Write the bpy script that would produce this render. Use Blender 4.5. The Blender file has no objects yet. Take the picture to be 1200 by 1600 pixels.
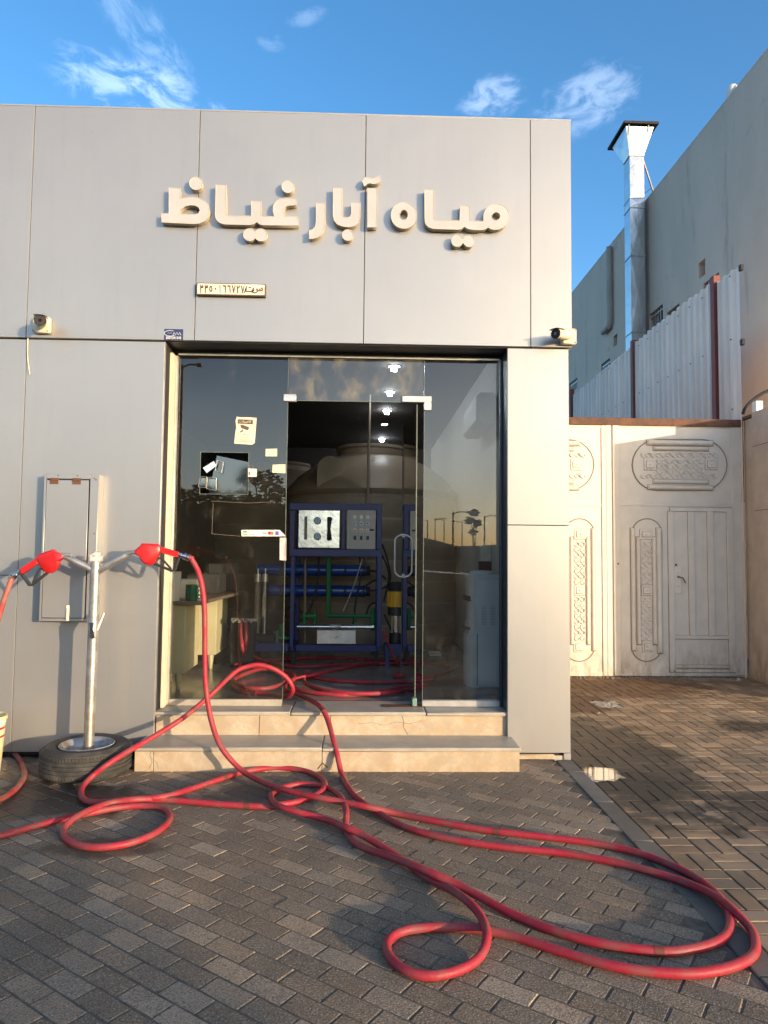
import bpy, math, random
from mathutils import Vector, Matrix
R = math.radians
rnd = random.Random(7)
scene = bpy.context.scene
COL = scene.collection

# ------------------------------------------------------------------ camera
FPX, YAW, PITCH, ROLL, CAMH = 1110.0, 0.02895, 0.05915, 0.00994, 1.5
_F = Vector((math.sin(YAW)*math.cos(PITCH), math.cos(YAW)*math.cos(PITCH), math.sin(PITCH)))
_R0 = Vector((math.cos(YAW), -math.sin(YAW), 0)); _U0 = _R0.cross(_F)
_Rt = _R0*math.cos(ROLL)+_U0*math.sin(ROLL); _Up = -_R0*math.sin(ROLL)+_U0*math.cos(ROLL)
CAM = Vector((0, 0, CAMH))
cd = bpy.data.cameras.new('camera'); cam = bpy.data.objects.new('camera', cd); COL.objects.link(cam)
m3 = Matrix((_Rt, _Up, -_F)).transposed()
cam.matrix_world = Matrix.Translation(CAM) @ m3.to_4x4()
cd.sensor_fit = 'VERTICAL'; cd.sensor_height = 36.0; cd.lens = FPX/1600*36.0
cd.clip_start = 0.05; cd.clip_end = 9000
scene.camera = cam

def _ray(px, py): return _F+_Rt*((px-600)/FPX)-_Up*((py-800)/FPX)
def at_y(px, py, Y):
    d = _ray(px, py); return CAM+d*(Y/d.y)
def at_z(px, py, Z):
    d = _ray(px, py); return CAM+d*((Z-CAMH)/d.z)
def at_x(px, py, X):
    d = _ray(px, py); return CAM+d*(X/d.x)

# ------------------------------------------------------------------ light
SUN_EL, SUN_AZ = R(6.8), R(43.8)          # azimuth measured from -Y towards +X
sdir = Vector((math.sin(SUN_AZ)*math.cos(SUN_EL), -math.cos(SUN_AZ)*math.cos(SUN_EL), math.sin(SUN_EL)))
sl = bpy.data.lights.new('sun', 'SUN'); sun = bpy.data.objects.new('sun', sl); COL.objects.link(sun)
sl.energy = 2.0; sl.angle = R(0.6); sl.color = (1.0, 0.76, 0.51)
sun.rotation_euler = sdir.to_track_quat('Z', 'Y').to_euler(); sun.location = sdir*60
scene.view_settings.view_transform = 'Standard'; scene.view_settings.look = 'None'
scene.view_settings.exposure = 1.68; scene.view_settings.gamma = 1.0
scene.view_settings.use_curve_mapping = False
scene.render.engine = 'CYCLES'
scene.cycles.max_bounces = 8; scene.cycles.transparent_max_bounces = 16
scene.cycles.caustics_reflective = False; scene.cycles.caustics_refractive = False

class NT:
    """small node-tree helper"""
    def __init__(s, tree): s.t = tree; s.n = tree.nodes; s.l = tree.links
    def node(s, typ, ins=None, **kw):
        n = s.n.new(typ)
        for k, v in kw.items(): setattr(n, k, v)
        for k, v in (ins or {}).items():
            if isinstance(v, bpy.types.NodeSocket): s.l.new(v, n.inputs[k])
            else: n.inputs[k].default_value = v
        return n
    def math(s, op, a, b=None, c=None, clamp=False):
        ins = {0: a}
        if b is not None: ins[1] = b
        if c is not None: ins[2] = c
        return s.node('ShaderNodeMath', ins, operation=op, use_clamp=clamp).outputs[0]
    def vmath(s, op, a, b=None):
        ins = {0: a}
        if b is not None: ins[1] = b
        n = s.node('ShaderNodeVectorMath', ins, operation=op)
        return n.outputs['Value'] if op in ('DOT_PRODUCT', 'LENGTH', 'DISTANCE') else n.outputs[0]
    def noise(s, vec, scale, detail=4, rough=.55, dist=0):
        return s.node('ShaderNodeTexNoise', {'Vector': vec, 'Scale': scale, 'Detail': detail, 'Roughness': rough, 'Distortion': dist}).outputs['Fac']
    def ramp(s, fac, lo, hi, a=0.0, b=1.0):
        return s.node('ShaderNodeMapRange', {'Value': fac, 'From Min': lo, 'From Max': hi, 'To Min': a, 'To Max': b}, interpolation_type='SMOOTHSTEP').outputs['Result']
    def mix(s, fac, a, b, blend='MIX'):
        n = s.node('ShaderNodeMix', data_type='RGBA', blend_type=blend)
        for k, v in ((0, fac), (6, a), (7, b)):
            if isinstance(v, bpy.types.NodeSocket): s.l.new(v, n.inputs[k])
            elif k == 0: n.inputs[0].default_value = v
            else: n.inputs[k].default_value = (v[0], v[1], v[2], 1)
        return n.outputs[2]

world = bpy.data.worlds.new('World'); scene.world = world; world.use_nodes = True
W = NT(world.node_tree); W.n.clear()
sky = W.node('ShaderNodeTexSky', sky_type='NISHITA', sun_disc=False, sun_elevation=SUN_EL,
             sun_rotation=math.pi-SUN_AZ, air_density=0.8, dust_density=2.5, ozone_density=1.6, altitude=600)
gen = W.node('ShaderNodeTexCoord').outputs['Generated']
dirn = W.vmath('NORMALIZE', gen)
def cloud(d0, halfw, halfh, tilt, density, nscale, seed, lo=.47, hi=.72):
    d0 = Vector(d0).normalized(); a = Vector((d0.y, -d0.x, 0)).normalized(); b = a.cross(d0)
    ca, sa = math.cos(tilt), math.sin(tilt)
    a2 = a*ca+b*sa; b2 = b*ca-a*sa
    fwd = W.ramp(W.vmath('DOT_PRODUCT', dirn, tuple(d0)), .1, .3)
    u = W.vmath('DOT_PRODUCT', dirn, tuple(a2/halfw)); v = W.vmath('DOT_PRODUCT', dirn, tuple(b2/halfh))
    r2 = W.math('ADD', W.math('MULTIPLY', u, u), W.math('MULTIPLY', v, v))
    m = W.ramp(r2, 1.0, 0.0)
    uv = W.node('ShaderNodeCombineXYZ', {0: W.math('MULTIPLY', u, halfw*nscale*.55), 1: W.math('MULTIPLY', v, halfh*nscale), 2: float(seed)}).outputs[0]
    n = W.noise(uv, 1.0, 9, .62, .5)
    n = W.math('ADD', n, W.math('MULTIPLY', m, .22))
    n = W.ramp(n, lo+.16, hi+.16)
    return W.math('MULTIPLY', W.math('MULTIPLY', W.math('MULTIPLY', n, m), fwd), density)
def pxd(px, py): return tuple(_ray(px, py))
cl = [cloud(pxd(225, 145), .135, .046, -.12, .52, 40, 1.3, .42, .68), cloud(pxd(240, 75), .12, .035, -.75, .22, 44, 4.1, .42, .7),
      cloud(pxd(768, 152), .052, .030, .1, .42, 52, 7.7, .36, .66), cloud(pxd(925, 155), .085, .046, .2, .38, 46, 9.2, .38, .68),
      cloud(pxd(480, 26), .03, .012, .3, .18, 55, 2.2, .36, .66), cloud(pxd(424, 66), .025, .012, 0, .15, 55, 5.2, .36, .66),
      cloud((-.9, .2, .35), .5, .12, .2, .5, 9, 3.0), cloud((-.6, -.9, .5), .6, .14, -.25, .5, 8, 6.0),
      cloud((.1, -1, .32), .5, .09, .1, .5, 9, 8.5), cloud((.9, .1, .6), .4, .12, .3, .4, 9, 11.),
      cloud((-.35, -1, .42), .8, .32, -.3, .55, 5, 13., .3, .75), cloud((.5, -1, .5), .7, .3, .3, .45, 5, 15., .3, .75),
      cloud((.2, -1, .10), 1.3, .20, 0, .75, 3, 17., .05, .5)]
tot = cl[0]
for c in cl[1:]: tot = W.math('ADD', tot, c)
tot = W.math('MINIMUM', tot, 1.0)
lum = W.vmath('DOT_PRODUCT', sky.outputs[0], (.33, .34, .33))
hsv = W.node('ShaderNodeHueSaturation', {'Saturation': 1.25, 'Value': 1.0, 'Color': sky.outputs[0]}).outputs[0]
ccol = W.node('ShaderNodeCombineXYZ', {0: 1, 1: 1, 2: 1})
ccol = W.vmath('ADD', W.vmath('MULTIPLY', hsv, (.9, .9, .9)), (1.9, 2.0, 2.15))
skyc = W.mix(tot, hsv, ccol)
bg = W.node('ShaderNodeBackground', {'Color': skyc, 'Strength': 0.15})
wo = W.node('ShaderNodeOutputWorld', {'Surface': bg.outputs[0]})

# ------------------------------------------------------------------ materials
def mat(name, col, rough=.6, metal=0, col2=None, nscale=3, stretch=(1, 1, 1), bump=0, bscale=60, spec=.5, var=0,
        varmode=None, grime=None, coat=0, emit=None, estr=0, stains=None, lo=.35, hi=.65, rvar=0, extra=None):
    """Principled material; noise in object/world position mixes col with col2; var = per-piece brightness variation"""
    m = bpy.data.materials.new(name); m.use_nodes = True; T = NT(m.node_tree)
    b = T.n['Principled BSDF']
    pos = T.node('ShaderNodeNewGeometry').outputs['Position']
    pv = T.vmath('MULTIPLY', pos, stretch) if stretch != (1, 1, 1) else pos
    c = None
    if col2 is not None:
        f = T.ramp(T.noise(pv, nscale, 5, .6), lo, hi)
        c = T.mix(f, col, col2)
    if var:
        if varmode == 'island': r = T.node('ShaderNodeNewGeometry').outputs['Random Per Island']
        else: r = T.node('ShaderNodeObjectInfo').outputs['Random']
        r2 = T.math('POWER', r, 2.2)
        k = T.ramp(r2, 0, 1, 1-var*.7, 1+var*1.5)
        cc = T.node('ShaderNodeCombineXYZ', {0: k, 1: k, 2: k}).outputs[0]
        r3 = T.math('FRACT', T.math('MULTIPLY', r, 17.3))
        warm = T.mix(r3, (1.06, .99, .92), (.96, 1.0, 1.04))
        c = T.mix(1.0, c if c is not None else col, cc, 'MULTIPLY')
        c = T.mix(1.0, c, warm, 'MULTIPLY')
    if grime:   # (z_low, z_high, colour, amount)
        z = T.node('ShaderNodeSeparateXYZ', {0: pos}).outputs[2]
        g = T.ramp(z, grime[1], grime[0])
        gn = T.ramp(T.noise(T.vmath('MULTIPLY', pos, (1, 1, .35)), 9, 6, .65), .35, .7)
        g = T.math('MULTIPLY', T.math('MULTIPLY', g, gn), grime[3])
        c = T.mix(g, c if c is not None else col, grime[2])
    rs = rough
    if extra: c = extra(T, pos, c if c is not None else col)
    if stains:  # list of (x, y, radius_x, radius_y, colour, amount, roughness)
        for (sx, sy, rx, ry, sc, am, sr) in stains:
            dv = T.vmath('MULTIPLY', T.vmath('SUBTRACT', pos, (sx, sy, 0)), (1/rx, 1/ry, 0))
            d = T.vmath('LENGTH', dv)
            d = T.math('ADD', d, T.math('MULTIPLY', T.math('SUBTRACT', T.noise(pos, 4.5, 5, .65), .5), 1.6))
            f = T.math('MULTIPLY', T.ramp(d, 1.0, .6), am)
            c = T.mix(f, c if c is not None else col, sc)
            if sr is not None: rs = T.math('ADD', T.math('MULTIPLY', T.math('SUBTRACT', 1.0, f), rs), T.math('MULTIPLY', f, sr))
    if c is None: b.inputs['Base Color'].default_value = (*col, 1)
    elif isinstance(c, tuple): b.inputs['Base Color'].default_value = (*c, 1)
    else: T.l.new(c, b.inputs['Base Color'])
    if rvar:
        rn = T.math('MULTIPLY', T.math('SUBTRACT', T.noise(pv, nscale*2.3, 5), .5), rvar)
        rs = T.math('ADD', rn, rs, clamp=True)
    if isinstance(rs, bpy.types.NodeSocket): T.l.new(rs, b.inputs['Roughness'])
    else: b.inputs['Roughness'].default_value = rs
    b.inputs['Metallic'].default_value = metal
    b.inputs['Specular IOR Level'].default_value = spec
    b.inputs['Coat Weight'].default_value = coat
    if bump:
        bn = T.node('ShaderNodeBump', {'Height': T.noise(pos, bscale, 4, .6), 'Strength': 1.0, 'Distance': bump})
        T.l.new(bn.outputs[0], b.inputs['Normal'])
    if emit:
        b.inputs['Emission Color'].default_value = (*emit, 1); b.inputs['Emission Strength'].default_value = estr
    return m

def glass_mat(name, tint, refl, rough=.0, dirt=0):
    m = bpy.data.materials.new(name); m.use_nodes = True; T = NT(m.node_tree); T.n.clear()
    tr = T.node('ShaderNodeBsdfTransparent', {'Color': (*tint, 1)})
    gl = T.node('ShaderNodeBsdfGlossy', {'Color': (1, .94, .88, 1), 'Roughness': rough})
    lw = T.node('ShaderNodeFresnel', {'IOR': 1.5}).outputs[0]
    f = T.math('ADD', T.math('MULTIPLY', lw, 1.25), refl, clamp=True)
    s = T.node('ShaderNodeMixShader', {0: f, 1: tr.outputs[0], 2: gl.outputs[0]}).outputs[0]
    if dirt:
        pos = T.node('ShaderNodeNewGeometry').outputs['Position']
        d = T.ramp(T.noise(T.vmath('MULTIPLY', pos, (1, 1, .6)), 6, 7, .7), .42 if dirt > .5 else .5, .8, .05*min(1, dirt*4), dirt)
        df = T.node('ShaderNodeBsdfDiffuse', {'Color': (.30, .27, .20, 1)})
        s = T.node('ShaderNodeMixShader', {0: d, 1: s, 2: df.outputs[0]}).outputs[0]
    T.node('ShaderNodeOutputMaterial', {0: s})
    return m

M = {}
def streakx(T, pos, c):
    n = T.noise(T.vmath('MULTIPLY', pos, (5, 1, .35)), 3.0, 6, .6)
    c = T.mix(T.ramp(n, .5, .75, 0, .08), c, (.24, .235, .22))
    c = T.mix(T.ramp(T.noise(pos, 26, 3, .8), .72, .76, 0, .5), c, (.22, .20, .17))
    return c
M['acp'] = mat('silver_cladding', (.365, .362, .355), .37, .56, col2=(.385, .38, .37), nscale=1.1, rvar=.06, extra=streakx, grime=(.0, .7, (.32, .30, .27), .25))
M['acp_edge'] = mat('panel_edge', (.42, .41, .39), .4, .5)
M['dark'] = mat('dark_gap', (.02, .02, .022), .9)
M['wallgrey'] = mat('side_render', (.42, .40, .37), .9, col2=(.36, .34, .31), nscale=2)
M['letter'] = mat('letter_face', (.405, .405, .415), .5, col2=(.37, .37, .375), nscale=4)
M['letter_side'] = mat('letter_return', (.50, .46, .39), .55, col2=(.44, .40, .33), nscale=8)
M['white'] = mat('white_plastic', (.72, .70, .66), .45, col2=(.66, .63, .57), nscale=6)
M['cream'] = mat('cream_plastic', (.66, .60, .45), .5, col2=(.58, .52, .38), nscale=5)
M['black'] = mat('black_plastic', (.018, .018, .02), .4)
M['blackm'] = mat('black_matte', (.02, .02, .022), .8)
M['navy'] = mat('navy_print', (.02, .035, .12), .5)
M['darkfr'] = mat('dark_frame', (.055, .065, .085), .35, .3)
M['alu'] = mat('aluminium', (.64, .62, .58), .36, .7, col2=(.52, .5, .46), nscale=9, rvar=.15)
M['steel'] = mat('stainless', (.66, .65, .63), .22, 1.0, rvar=.1, nscale=5)
M['steelb'] = mat('stainless_mirror', (.92, .87, .76), .26, 1.0, rvar=.12, nscale=8, bump=.004, bscale=5)
M['galv'] = mat('galvanised', (.50, .49, .47), .42, .8, col2=(.38, .36, .33), nscale=14, rvar=.25, grime=(.1, .9, (.30, .20, .10), .7), lo=.4, hi=.6)
M['galv_duct'] = mat('galvanised_duct', (.50, .50, .49), .34, .9, col2=(.52, .54, .56), nscale=5, rvar=.2, bump=.02, bscale=2.2)
M['zinc'] = mat('corrugated_zinc', (.66, .61, .57), .55, .1, col2=(.58, .54, .50), nscale=2, stretch=(1, 1, .25), rvar=.1)
M['oxide'] = mat('red_oxide', (.17, .032, .025), .6, col2=(.13, .03, .022), nscale=6)
M['rust'] = mat('rusty_brown', (.075, .035, .022), .75, col2=(.14, .06, .03), nscale=9)
M['red'] = mat('red_plastic', (.50, .008, .010), .36, col2=(.42, .012, .012), nscale=9, coat=.1)
M['hose'] = mat('red_rubber_hose', (.33, .020, .036), .52, col2=(.25, .060, .058), nscale=11, bump=.0015, bscale=70, lo=.38, hi=.68, spec=.35, rvar=.25)
M['hosed'] = mat('old_dusty_hose', (.34, .035, .035), .6, col2=(.25, .15, .11), nscale=7, bump=.001, bscale=80, lo=.35, hi=.65)
M['rubber'] = mat('tyre_rubber', (.030, .029, .027), .75, col2=(.085, .075, .06), nscale=8, bump=.002, bscale=60, lo=.45, hi=.75)
M['rim'] = mat('painted_rim', (.30, .32, .35), .42, .5, col2=(.13, .115, .10), nscale=9, rvar=.2, lo=.45, hi=.65)
def marble_x(T, pos, c):
    n = T.noise(pos, 5, 8, .7, 1.2)
    v = T.ramp(T.math('ABSOLUTE', T.math('SUBTRACT', n, .5)), .0, .035, .55, 0)
    c = T.mix(v, c, (.42, .27, .14))
    return T.mix(T.ramp(T.noise(pos, 2.1, 5), .55, .72, 0, .45), c, (.50, .33, .17))
M['marble'] = mat('cream_marble', (.46, .395, .30), .35, col2=(.37, .305, .22), nscale=7, extra=marble_x, rvar=.15, bump=.001, bscale=30, grime=(-.02, .12, (.34, .24, .14), .7))
M['marble_top'] = mat('worn_marble_tread', (.38, .34, .28), .45, col2=(.31, .28, .23), nscale=6, rvar=.2)
M['grime'] = mat('grime_contact_shade', (.27, .215, .165), .9)  # dirt colour; on the gate it also paints contact shade round the relief
M['gate'] = mat('gate_white_paint', (.66, .60, .53), .55, col2=(.61, .56, .49), nscale=5, rvar=.1, bump=.0012, bscale=25, grime=(-.06, .55, (.36, .27, .19), .95))
M['gate2'] = mat('gate_ornament_paint', (.66, .60, .53), .5, col2=(.44, .38, .32), nscale=30, lo=.5, hi=.75)
M['plaster'] = mat('yard_wall_plaster', (.46, .40, .34), .85, col2=(.40, .34, .29), nscale=4, bump=.004, bscale=18, grime=(-.1, .8, (.25, .17, .11), .9))
def stain_x(T, pos, c):
    q = T.vmath('MULTIPLY', pos, (1, .9, .12))
    c = T.mix(T.ramp(T.noise(q, 2.2, 7, .7), .56, .75, 0, .55), c, (.17, .145, .125))
    return T.mix(T.ramp(T.noise(T.vmath('MULTIPLY', pos, (1, .8, 1.3)), .8, 9, .72), .60, .66, 0, .42), c, (.24, .20, .17))
M['ware'] = mat('warehouse_render', (.64, .50, .40), .9, col2=(.57, .45, .36), nscale=.7, stretch=(1, 1, .5), extra=stain_x, bump=.01, bscale=8)
def paverx(T, pos, c):
    c = T.mix(T.ramp(T.noise(pos, 1.3, 5, .6), .45, .7, 0, .38), c, (.105, .088, .068))
    c = T.mix(T.ramp(T.noise(pos, 34, 5, .7), .45, .72, 0, .45), c, (.10, .085, .065))
    c = T.mix(T.ramp(T.noise(pos, 125, 2, .8), .50, .66, 0, .55), c, (.46, .41, .34))
    return T.mix(T.ramp(T.noise(pos, 140, 2, .8), .34, .50, .75, 0), c, (.055, .048, .040))
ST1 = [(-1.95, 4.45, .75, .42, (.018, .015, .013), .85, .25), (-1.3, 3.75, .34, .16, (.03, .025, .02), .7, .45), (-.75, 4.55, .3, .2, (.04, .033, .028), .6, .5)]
YARD_STAINS_SHADE = [(1.86, 4.95, .38, .42, (.050, .040, .030), .8, .6), (1.9, 5.5, .8, 1.6, (.030, .028, .022), .78, .5), (2.9, 4.4, 1.0, .5, (.028, .027, .026), .75, .5), (3.6, 6.6, .35, .3, (.035, .028, .022), .8, .5), (2.9, 8.6, 1.6, .9, (.10, .055, .03), .75, .8), (2.3, 7.6, .5, .55, (.075, .042, .024), .8, .7)]  # broad grey patch at near right is painted yard shade, the rest stains
M['paver'] = mat('concrete_paver', (.285, .212, .142), .92, col2=(.225, .170, .118), nscale=2.5, bump=.0045, bscale=120, spec=.25, var=.30, stains=ST1, extra=paverx)
M['paver_i'] = mat('concrete_paver_field', (.285, .212, .142), .92, col2=(.225, .170, .118), nscale=2.5, bump=.0045, bscale=120, spec=.25, var=.30, varmode='island', stains=ST1, extra=paverx)
M['ypaver'] = mat('yard_paver', (.290, .212, .140), .9, col2=(.205, .155, .106), nscale=2.2, bump=.0014, bscale=160, spec=.25, var=.20, stains=YARD_STAINS_SHADE)
M['ypaver_i'] = mat('yard_paver_field', (.290, .212, .140), .9, col2=(.205, .155, .106), nscale=2.2, bump=.0014, bscale=160, spec=.25, var=.20, varmode='island', stains=YARD_STAINS_SHADE)
M['joint'] = mat('joint_sand', (.125, .102, .078), .95, col2=(.075, .062, .048), nscale=20, bump=.003, bscale=120)
M['kerb'] = mat('kerb_concrete', (.165, .143, .115), .9, col2=(.13, .113, .093), nscale=5, bump=.002, bscale=160, var=.15)
M['asphalt'] = mat('asphalt', (.055, .052, .050), .9, col2=(.07, .065, .06), nscale=3, bump=.003, bscale=150)
M['glass'] = glass_mat('shopfront_glass', (.80, .83, .82), .03, dirt=.10)
M['glass_d'] = glass_mat('smeared_glass', (.66, .68, .66), .05, dirt=.6)
M['acryl'] = glass_mat('clear_acrylic', (.75, .78, .78), .09, rough=.05)
M['gedge'] = mat('glass_edge', (.13, .15, .13), .25)
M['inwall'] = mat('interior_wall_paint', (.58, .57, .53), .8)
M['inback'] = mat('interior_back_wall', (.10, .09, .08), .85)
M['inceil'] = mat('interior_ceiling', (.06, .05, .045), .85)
M['tile'] = mat('floor_tile', (.24, .23, .21), .22, col2=(.19, .18, .165), nscale=3, rvar=.15)
M['tank'] = mat('beige_poly_tank', (.36, .285, .21), .45, col2=(.30, .24, .175), nscale=2, rvar=.1)
M['blue'] = mat('blue_paint', (.018, .025, .15), .42, col2=(.022, .03, .11), nscale=8)
M['bluet'] = mat('blue_membrane_tube', (.012, .05, .22), .22)
M['green'] = mat('green_pipe', (.010, .13, .045), .4)
M['yellow'] = mat('yellow_motor', (.60, .33, .02), .45)
M['boxgrey'] = mat('control_box_grey', (.48, .46, .40), .5)
M['deskc'] = mat('desk_cream_panel', (.56, .52, .33), .5, col2=(.50, .46, .28), nscale=3, grime=(.3, .55, (.25, .2, .12), .6))
M['deskt'] = mat('desk_top', (.20, .16, .12), .35, col2=(.15, .12, .09), nscale=8)
M['mug'] = mat('green_mug', (.0, .16, .085), .22, .5)
M['paper'] = mat('paper', (.78, .70, .55), .8, col2=(.68, .60, .45), nscale=9)
M['paper2'] = mat('yellow_note', (.66, .62, .42), .8)
M['ink'] = mat('dark_ink', (.10, .065, .045), .7)
M['orange'] = mat('orange_print', (.75, .16, .02), .6); M['purple'] = mat('violet_print', (.10, .10, .40), .6); M['teal'] = mat('teal_print', (.02, .22, .25), .6); M['lime'] = mat('lime_print', (.25, .38, .05), .6)
M['lightblue'] = mat('light_blue_card', (.45, .58, .72), .6)
M['lamp'] = mat('downlight_lens', (.8, .8, .8), .5, emit=(.88, .95, 1), estr=42)
M['bucket'] = mat('bucket_yellow', (.72, .60, .25), .45, col2=(.66, .62, .50), nscale=7)
M['cap'] = mat('blue_cap', (.03, .16, .60), .4)
M['plasticbag'] = mat('thin_plastic_bag', (.62, .60, .56), .35, col2=(.45, .43, .4), nscale=20)
M['tankgreen'] = mat('leaf_green', (.045, .07, .022), .8, var=.4, varmode='island')
M['bark'] = mat('bark', (.09, .065, .045), .9)
M['hedgewall'] = mat('dark_boundary_wall', (.07, .07, .06), .9, col2=(.05, .055, .04), nscale=2)
M['hill'] = mat('hill_rock', (.13, .11, .10), .95, col2=(.10, .09, .085), nscale=.01)
M['carblue'] = mat('car_paint_blue', (.012, .035, .13), .18, .3, coat=.8)
M['carglass'] = mat('car_glass', (.01, .012, .014), .05, spec=.8)
M['headl'] = mat('headlight_lens', (.7, .72, .74), .1, .4)
PUD = at_z(941, 1209, -.0545)
def puddle_mat():
    m = bpy.data.materials.new('puddle_water'); m.use_nodes = True; T = NT(m.node_tree); T.n.clear()
    tr = T.node('ShaderNodeBsdfTransparent', {'Color': (.92, .90, .88, 1)}); gl = T.node('ShaderNodeBsdfGlossy', {'Roughness': .03})
    f = T.node('ShaderNodeFresnel', {'IOR': 1.33}).outputs[0]
    pos = T.node('ShaderNodeNewGeometry').outputs['Position']
    dd = T.vmath('LENGTH', T.vmath('MULTIPLY', T.vmath('SUBTRACT', pos, (PUD.x, PUD.y, PUD.z)), (6.6, 5.0, 0)))
    dd = T.math('ADD', dd, T.math('MULTIPLY', T.math('SUBTRACT', T.noise(pos, 9, 5, .65), .5), 1.5))
    f = T.math('MULTIPLY', f, T.ramp(dd, 1.0, .65))
    T.node('ShaderNodeOutputMaterial', {0: T.node('ShaderNodeMixShader', {0: T.math('MULTIPLY', f, .85), 1: tr.outputs[0], 2: gl.outputs[0]}).outputs[0]})
    return m
M['pivot'] = mat('pale_green_glass_clamp', (.16, .27, .21), .3)
M['puddle'] = puddle_mat()
def bag_mat():
    m = bpy.data.materials.new('translucent_film'); m.use_nodes = True; T = NT(m.node_tree); T.n.clear()
    pos = T.node('ShaderNodeNewGeometry').outputs['Position']
    tr = T.node('ShaderNodeBsdfTransparent', {'Color': (.9, .88, .85, 1)})
    pr = T.node('ShaderNodeBsdfPrincipled', {'Base Color': (.52, .50, .46, 1), 'Roughness': .3})
    T.node('ShaderNodeOutputMaterial', {0: T.node('ShaderNodeMixShader', {0: T.ramp(T.noise(pos, 60, 3, .6), .35, .65, .25, .85), 1: tr.outputs[0], 2: pr.outputs[0]}).outputs[0]})
    return m
M['film'] = bag_mat()

# ------------------------------------------------------------------ mesh builder
WM = {}
def _place(o, parent):
    if parent is not None:
        o.parent = parent; o.matrix_parent_inverse = WM.get(parent.name, Matrix()).inverted()
def frame_from(axis):
    a = Vector(axis).normalized(); up = Vector((0, 0, 1)) if abs(a.z) < .95 else Vector((1, 0, 0))
    u = up.cross(a).normalized(); return u, a.cross(u)
class MB:
    def __init__(s): s.v = []; s.f = []; s.mi = []; s.mats = []; s.cur = 0
    def mat(s, m):
        if m not in s.mats: s.mats.append(m)
        s.cur = s.mats.index(m); return s
    def add(s, vs, fs, xf=None):
        n = len(s.v)
        s.v += [tuple(xf @ Vector(v)) if xf else tuple(v) for v in vs]
        for f in fs: s.f.append(tuple(i+n for i in f)); s.mi.append(s.cur)
        return s
    def box(s, x0, x1, y0, y1, z0, z1, c=0, xf=None):
        if x0 > x1: x0, x1 = x1, x0
        if y0 > y1: y0, y1 = y1, y0
        if z0 > z1: z0, z1 = z1, z0
        c = min(c, (x1-x0)*.45, (y1-y0)*.45, (z1-z0)*.45)
        if c <= 0:
            vs = [(x, y, z) for x in (x0, x1) for y in (y0, y1) for z in (z0, z1)]
            fs = [(0, 1, 3, 2), (4, 6, 7, 5), (0, 4, 5, 1), (2, 3, 7, 6), (0, 2, 6, 4), (1, 5, 7, 3)]
            return s.add(vs, fs, xf)
        lo = (x0, y0, z0); hi = (x1, y1, z1); vs = []; idx = {}
        for i in range(8):
            sg = [(i >> k) & 1 for k in range(3)]
            for a in range(3):
                p = [(hi[k]-c if sg[k] else lo[k]+c) for k in range(3)]
                p[a] = hi[a] if sg[a] else lo[a]
                idx[(i, a)] = len(vs); vs.append(tuple(p))
        fs = []
        for a in range(3):
            b, d = (a+1) % 3, (a+2) % 3
            for sgn in (0, 1):
                q = [(sgn << a), (sgn << a) | (1 << b), (sgn << a) | (1 << b) | (1 << d), (sgn << a) | (1 << d)]
                f = [idx[(i, a)] for i in q]
                fs.append(tuple(f if sgn else f[::-1]))
        for a in range(3):
            b, d = (a+1) % 3, (a+2) % 3
            for sb in (0, 1):
                for sd in (0, 1):
                    i0 = (sb << b) | (sd << d); i1 = i0 | (1 << a)
                    f = [idx[(i0, b)], idx[(i1, b)], idx[(i1, d)], idx[(i0, d)]]
                    if sb ^ sd: f = f[::-1]
                    fs.append(tuple(f[::-1]) if False else tuple(f))
        for i in range(8):
            f = [idx[(i, 0)], idx[(i, 1)], idx[(i, 2)]]
            if bin(i).count('1') % 2 == 0: f = f[::-1]
            fs.append(tuple(f))
        return s.add(vs, fs, xf)
    def cyl(s, p0, p1, r0, r1=None, n=16, caps=True):
        p0 = Vector(p0); p1 = Vector(p1); r1 = r0 if r1 is None else r1
        u, w = frame_from(p1-p0); vs = []
        for p, r in ((p0, r0), (p1, r1)):
            for k in range(n):
                a = 2*math.pi*k/n; vs.append(p+(u*math.cos(a)+w*math.sin(a))*r)
        fs = [(k, (k+1) % n, n+(k+1) % n, n+k) for k in range(n)]
        if caps: fs += [tuple(range(n))[::-1], tuple(range(n, 2*n))]
        return s.add(vs, fs)
    def lathe(s, prof, origin, axis=(0, 0, 1), n=24, closed=False):
        o = Vector(origin); a = Vector(axis).normalized(); u, w = frame_from(a); vs = []
        for r, h in prof:
            for k in range(n):
                t = 2*math.pi*k/n; vs.append(o+a*h+(u*math.cos(t)+w*math.sin(t))*max(r, 1e-5))
        fs = []; m = len(prof)
        for i in range(m-1+(1 if closed else 0)):
            j = (i+1) % m
            for k in range(n): fs.append((i*n+k, i*n+(k+1) % n, j*n+(k+1) % n, j*n+k))
        return s.add(vs, fs)
    def tube(s, pts, r, n=10, caps=True, closed=False):
        pts = [Vector(p) for p in pts]; m = len(pts); vs = []
        t0 = (pts[1]-pts[0]).normalized(); u, w = frame_from(t0)
        for i, p in enumerate(pts):
            if closed: t = pts[(i+1) % m]-pts[i-1]
            else: t = pts[min(i+1, m-1)]-pts[max(i-1, 0)]
            t = t.normalized() if t.length > 1e-9 else t0
            u = (u-t*u.dot(t)).normalized(); w = t.cross(u)
            rr = r[i] if isinstance(r, (list, tuple)) else r
            for k in range(n):
                a = 2*math.pi*k/n; vs.append(p+(u*math.cos(a)+w*math.sin(a))*rr)
        fs = []
        for i in range(m if closed else m-1):
            j = (i+1) % m
            for k in range(n): fs.append((i*n+k, i*n+(k+1) % n, j*n+(k+1) % n, j*n+k))
        if caps and not closed: fs += [tuple(range(n))[::-1], tuple(range((m-1)*n, m*n))]
        return s.add(vs, fs)
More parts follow.
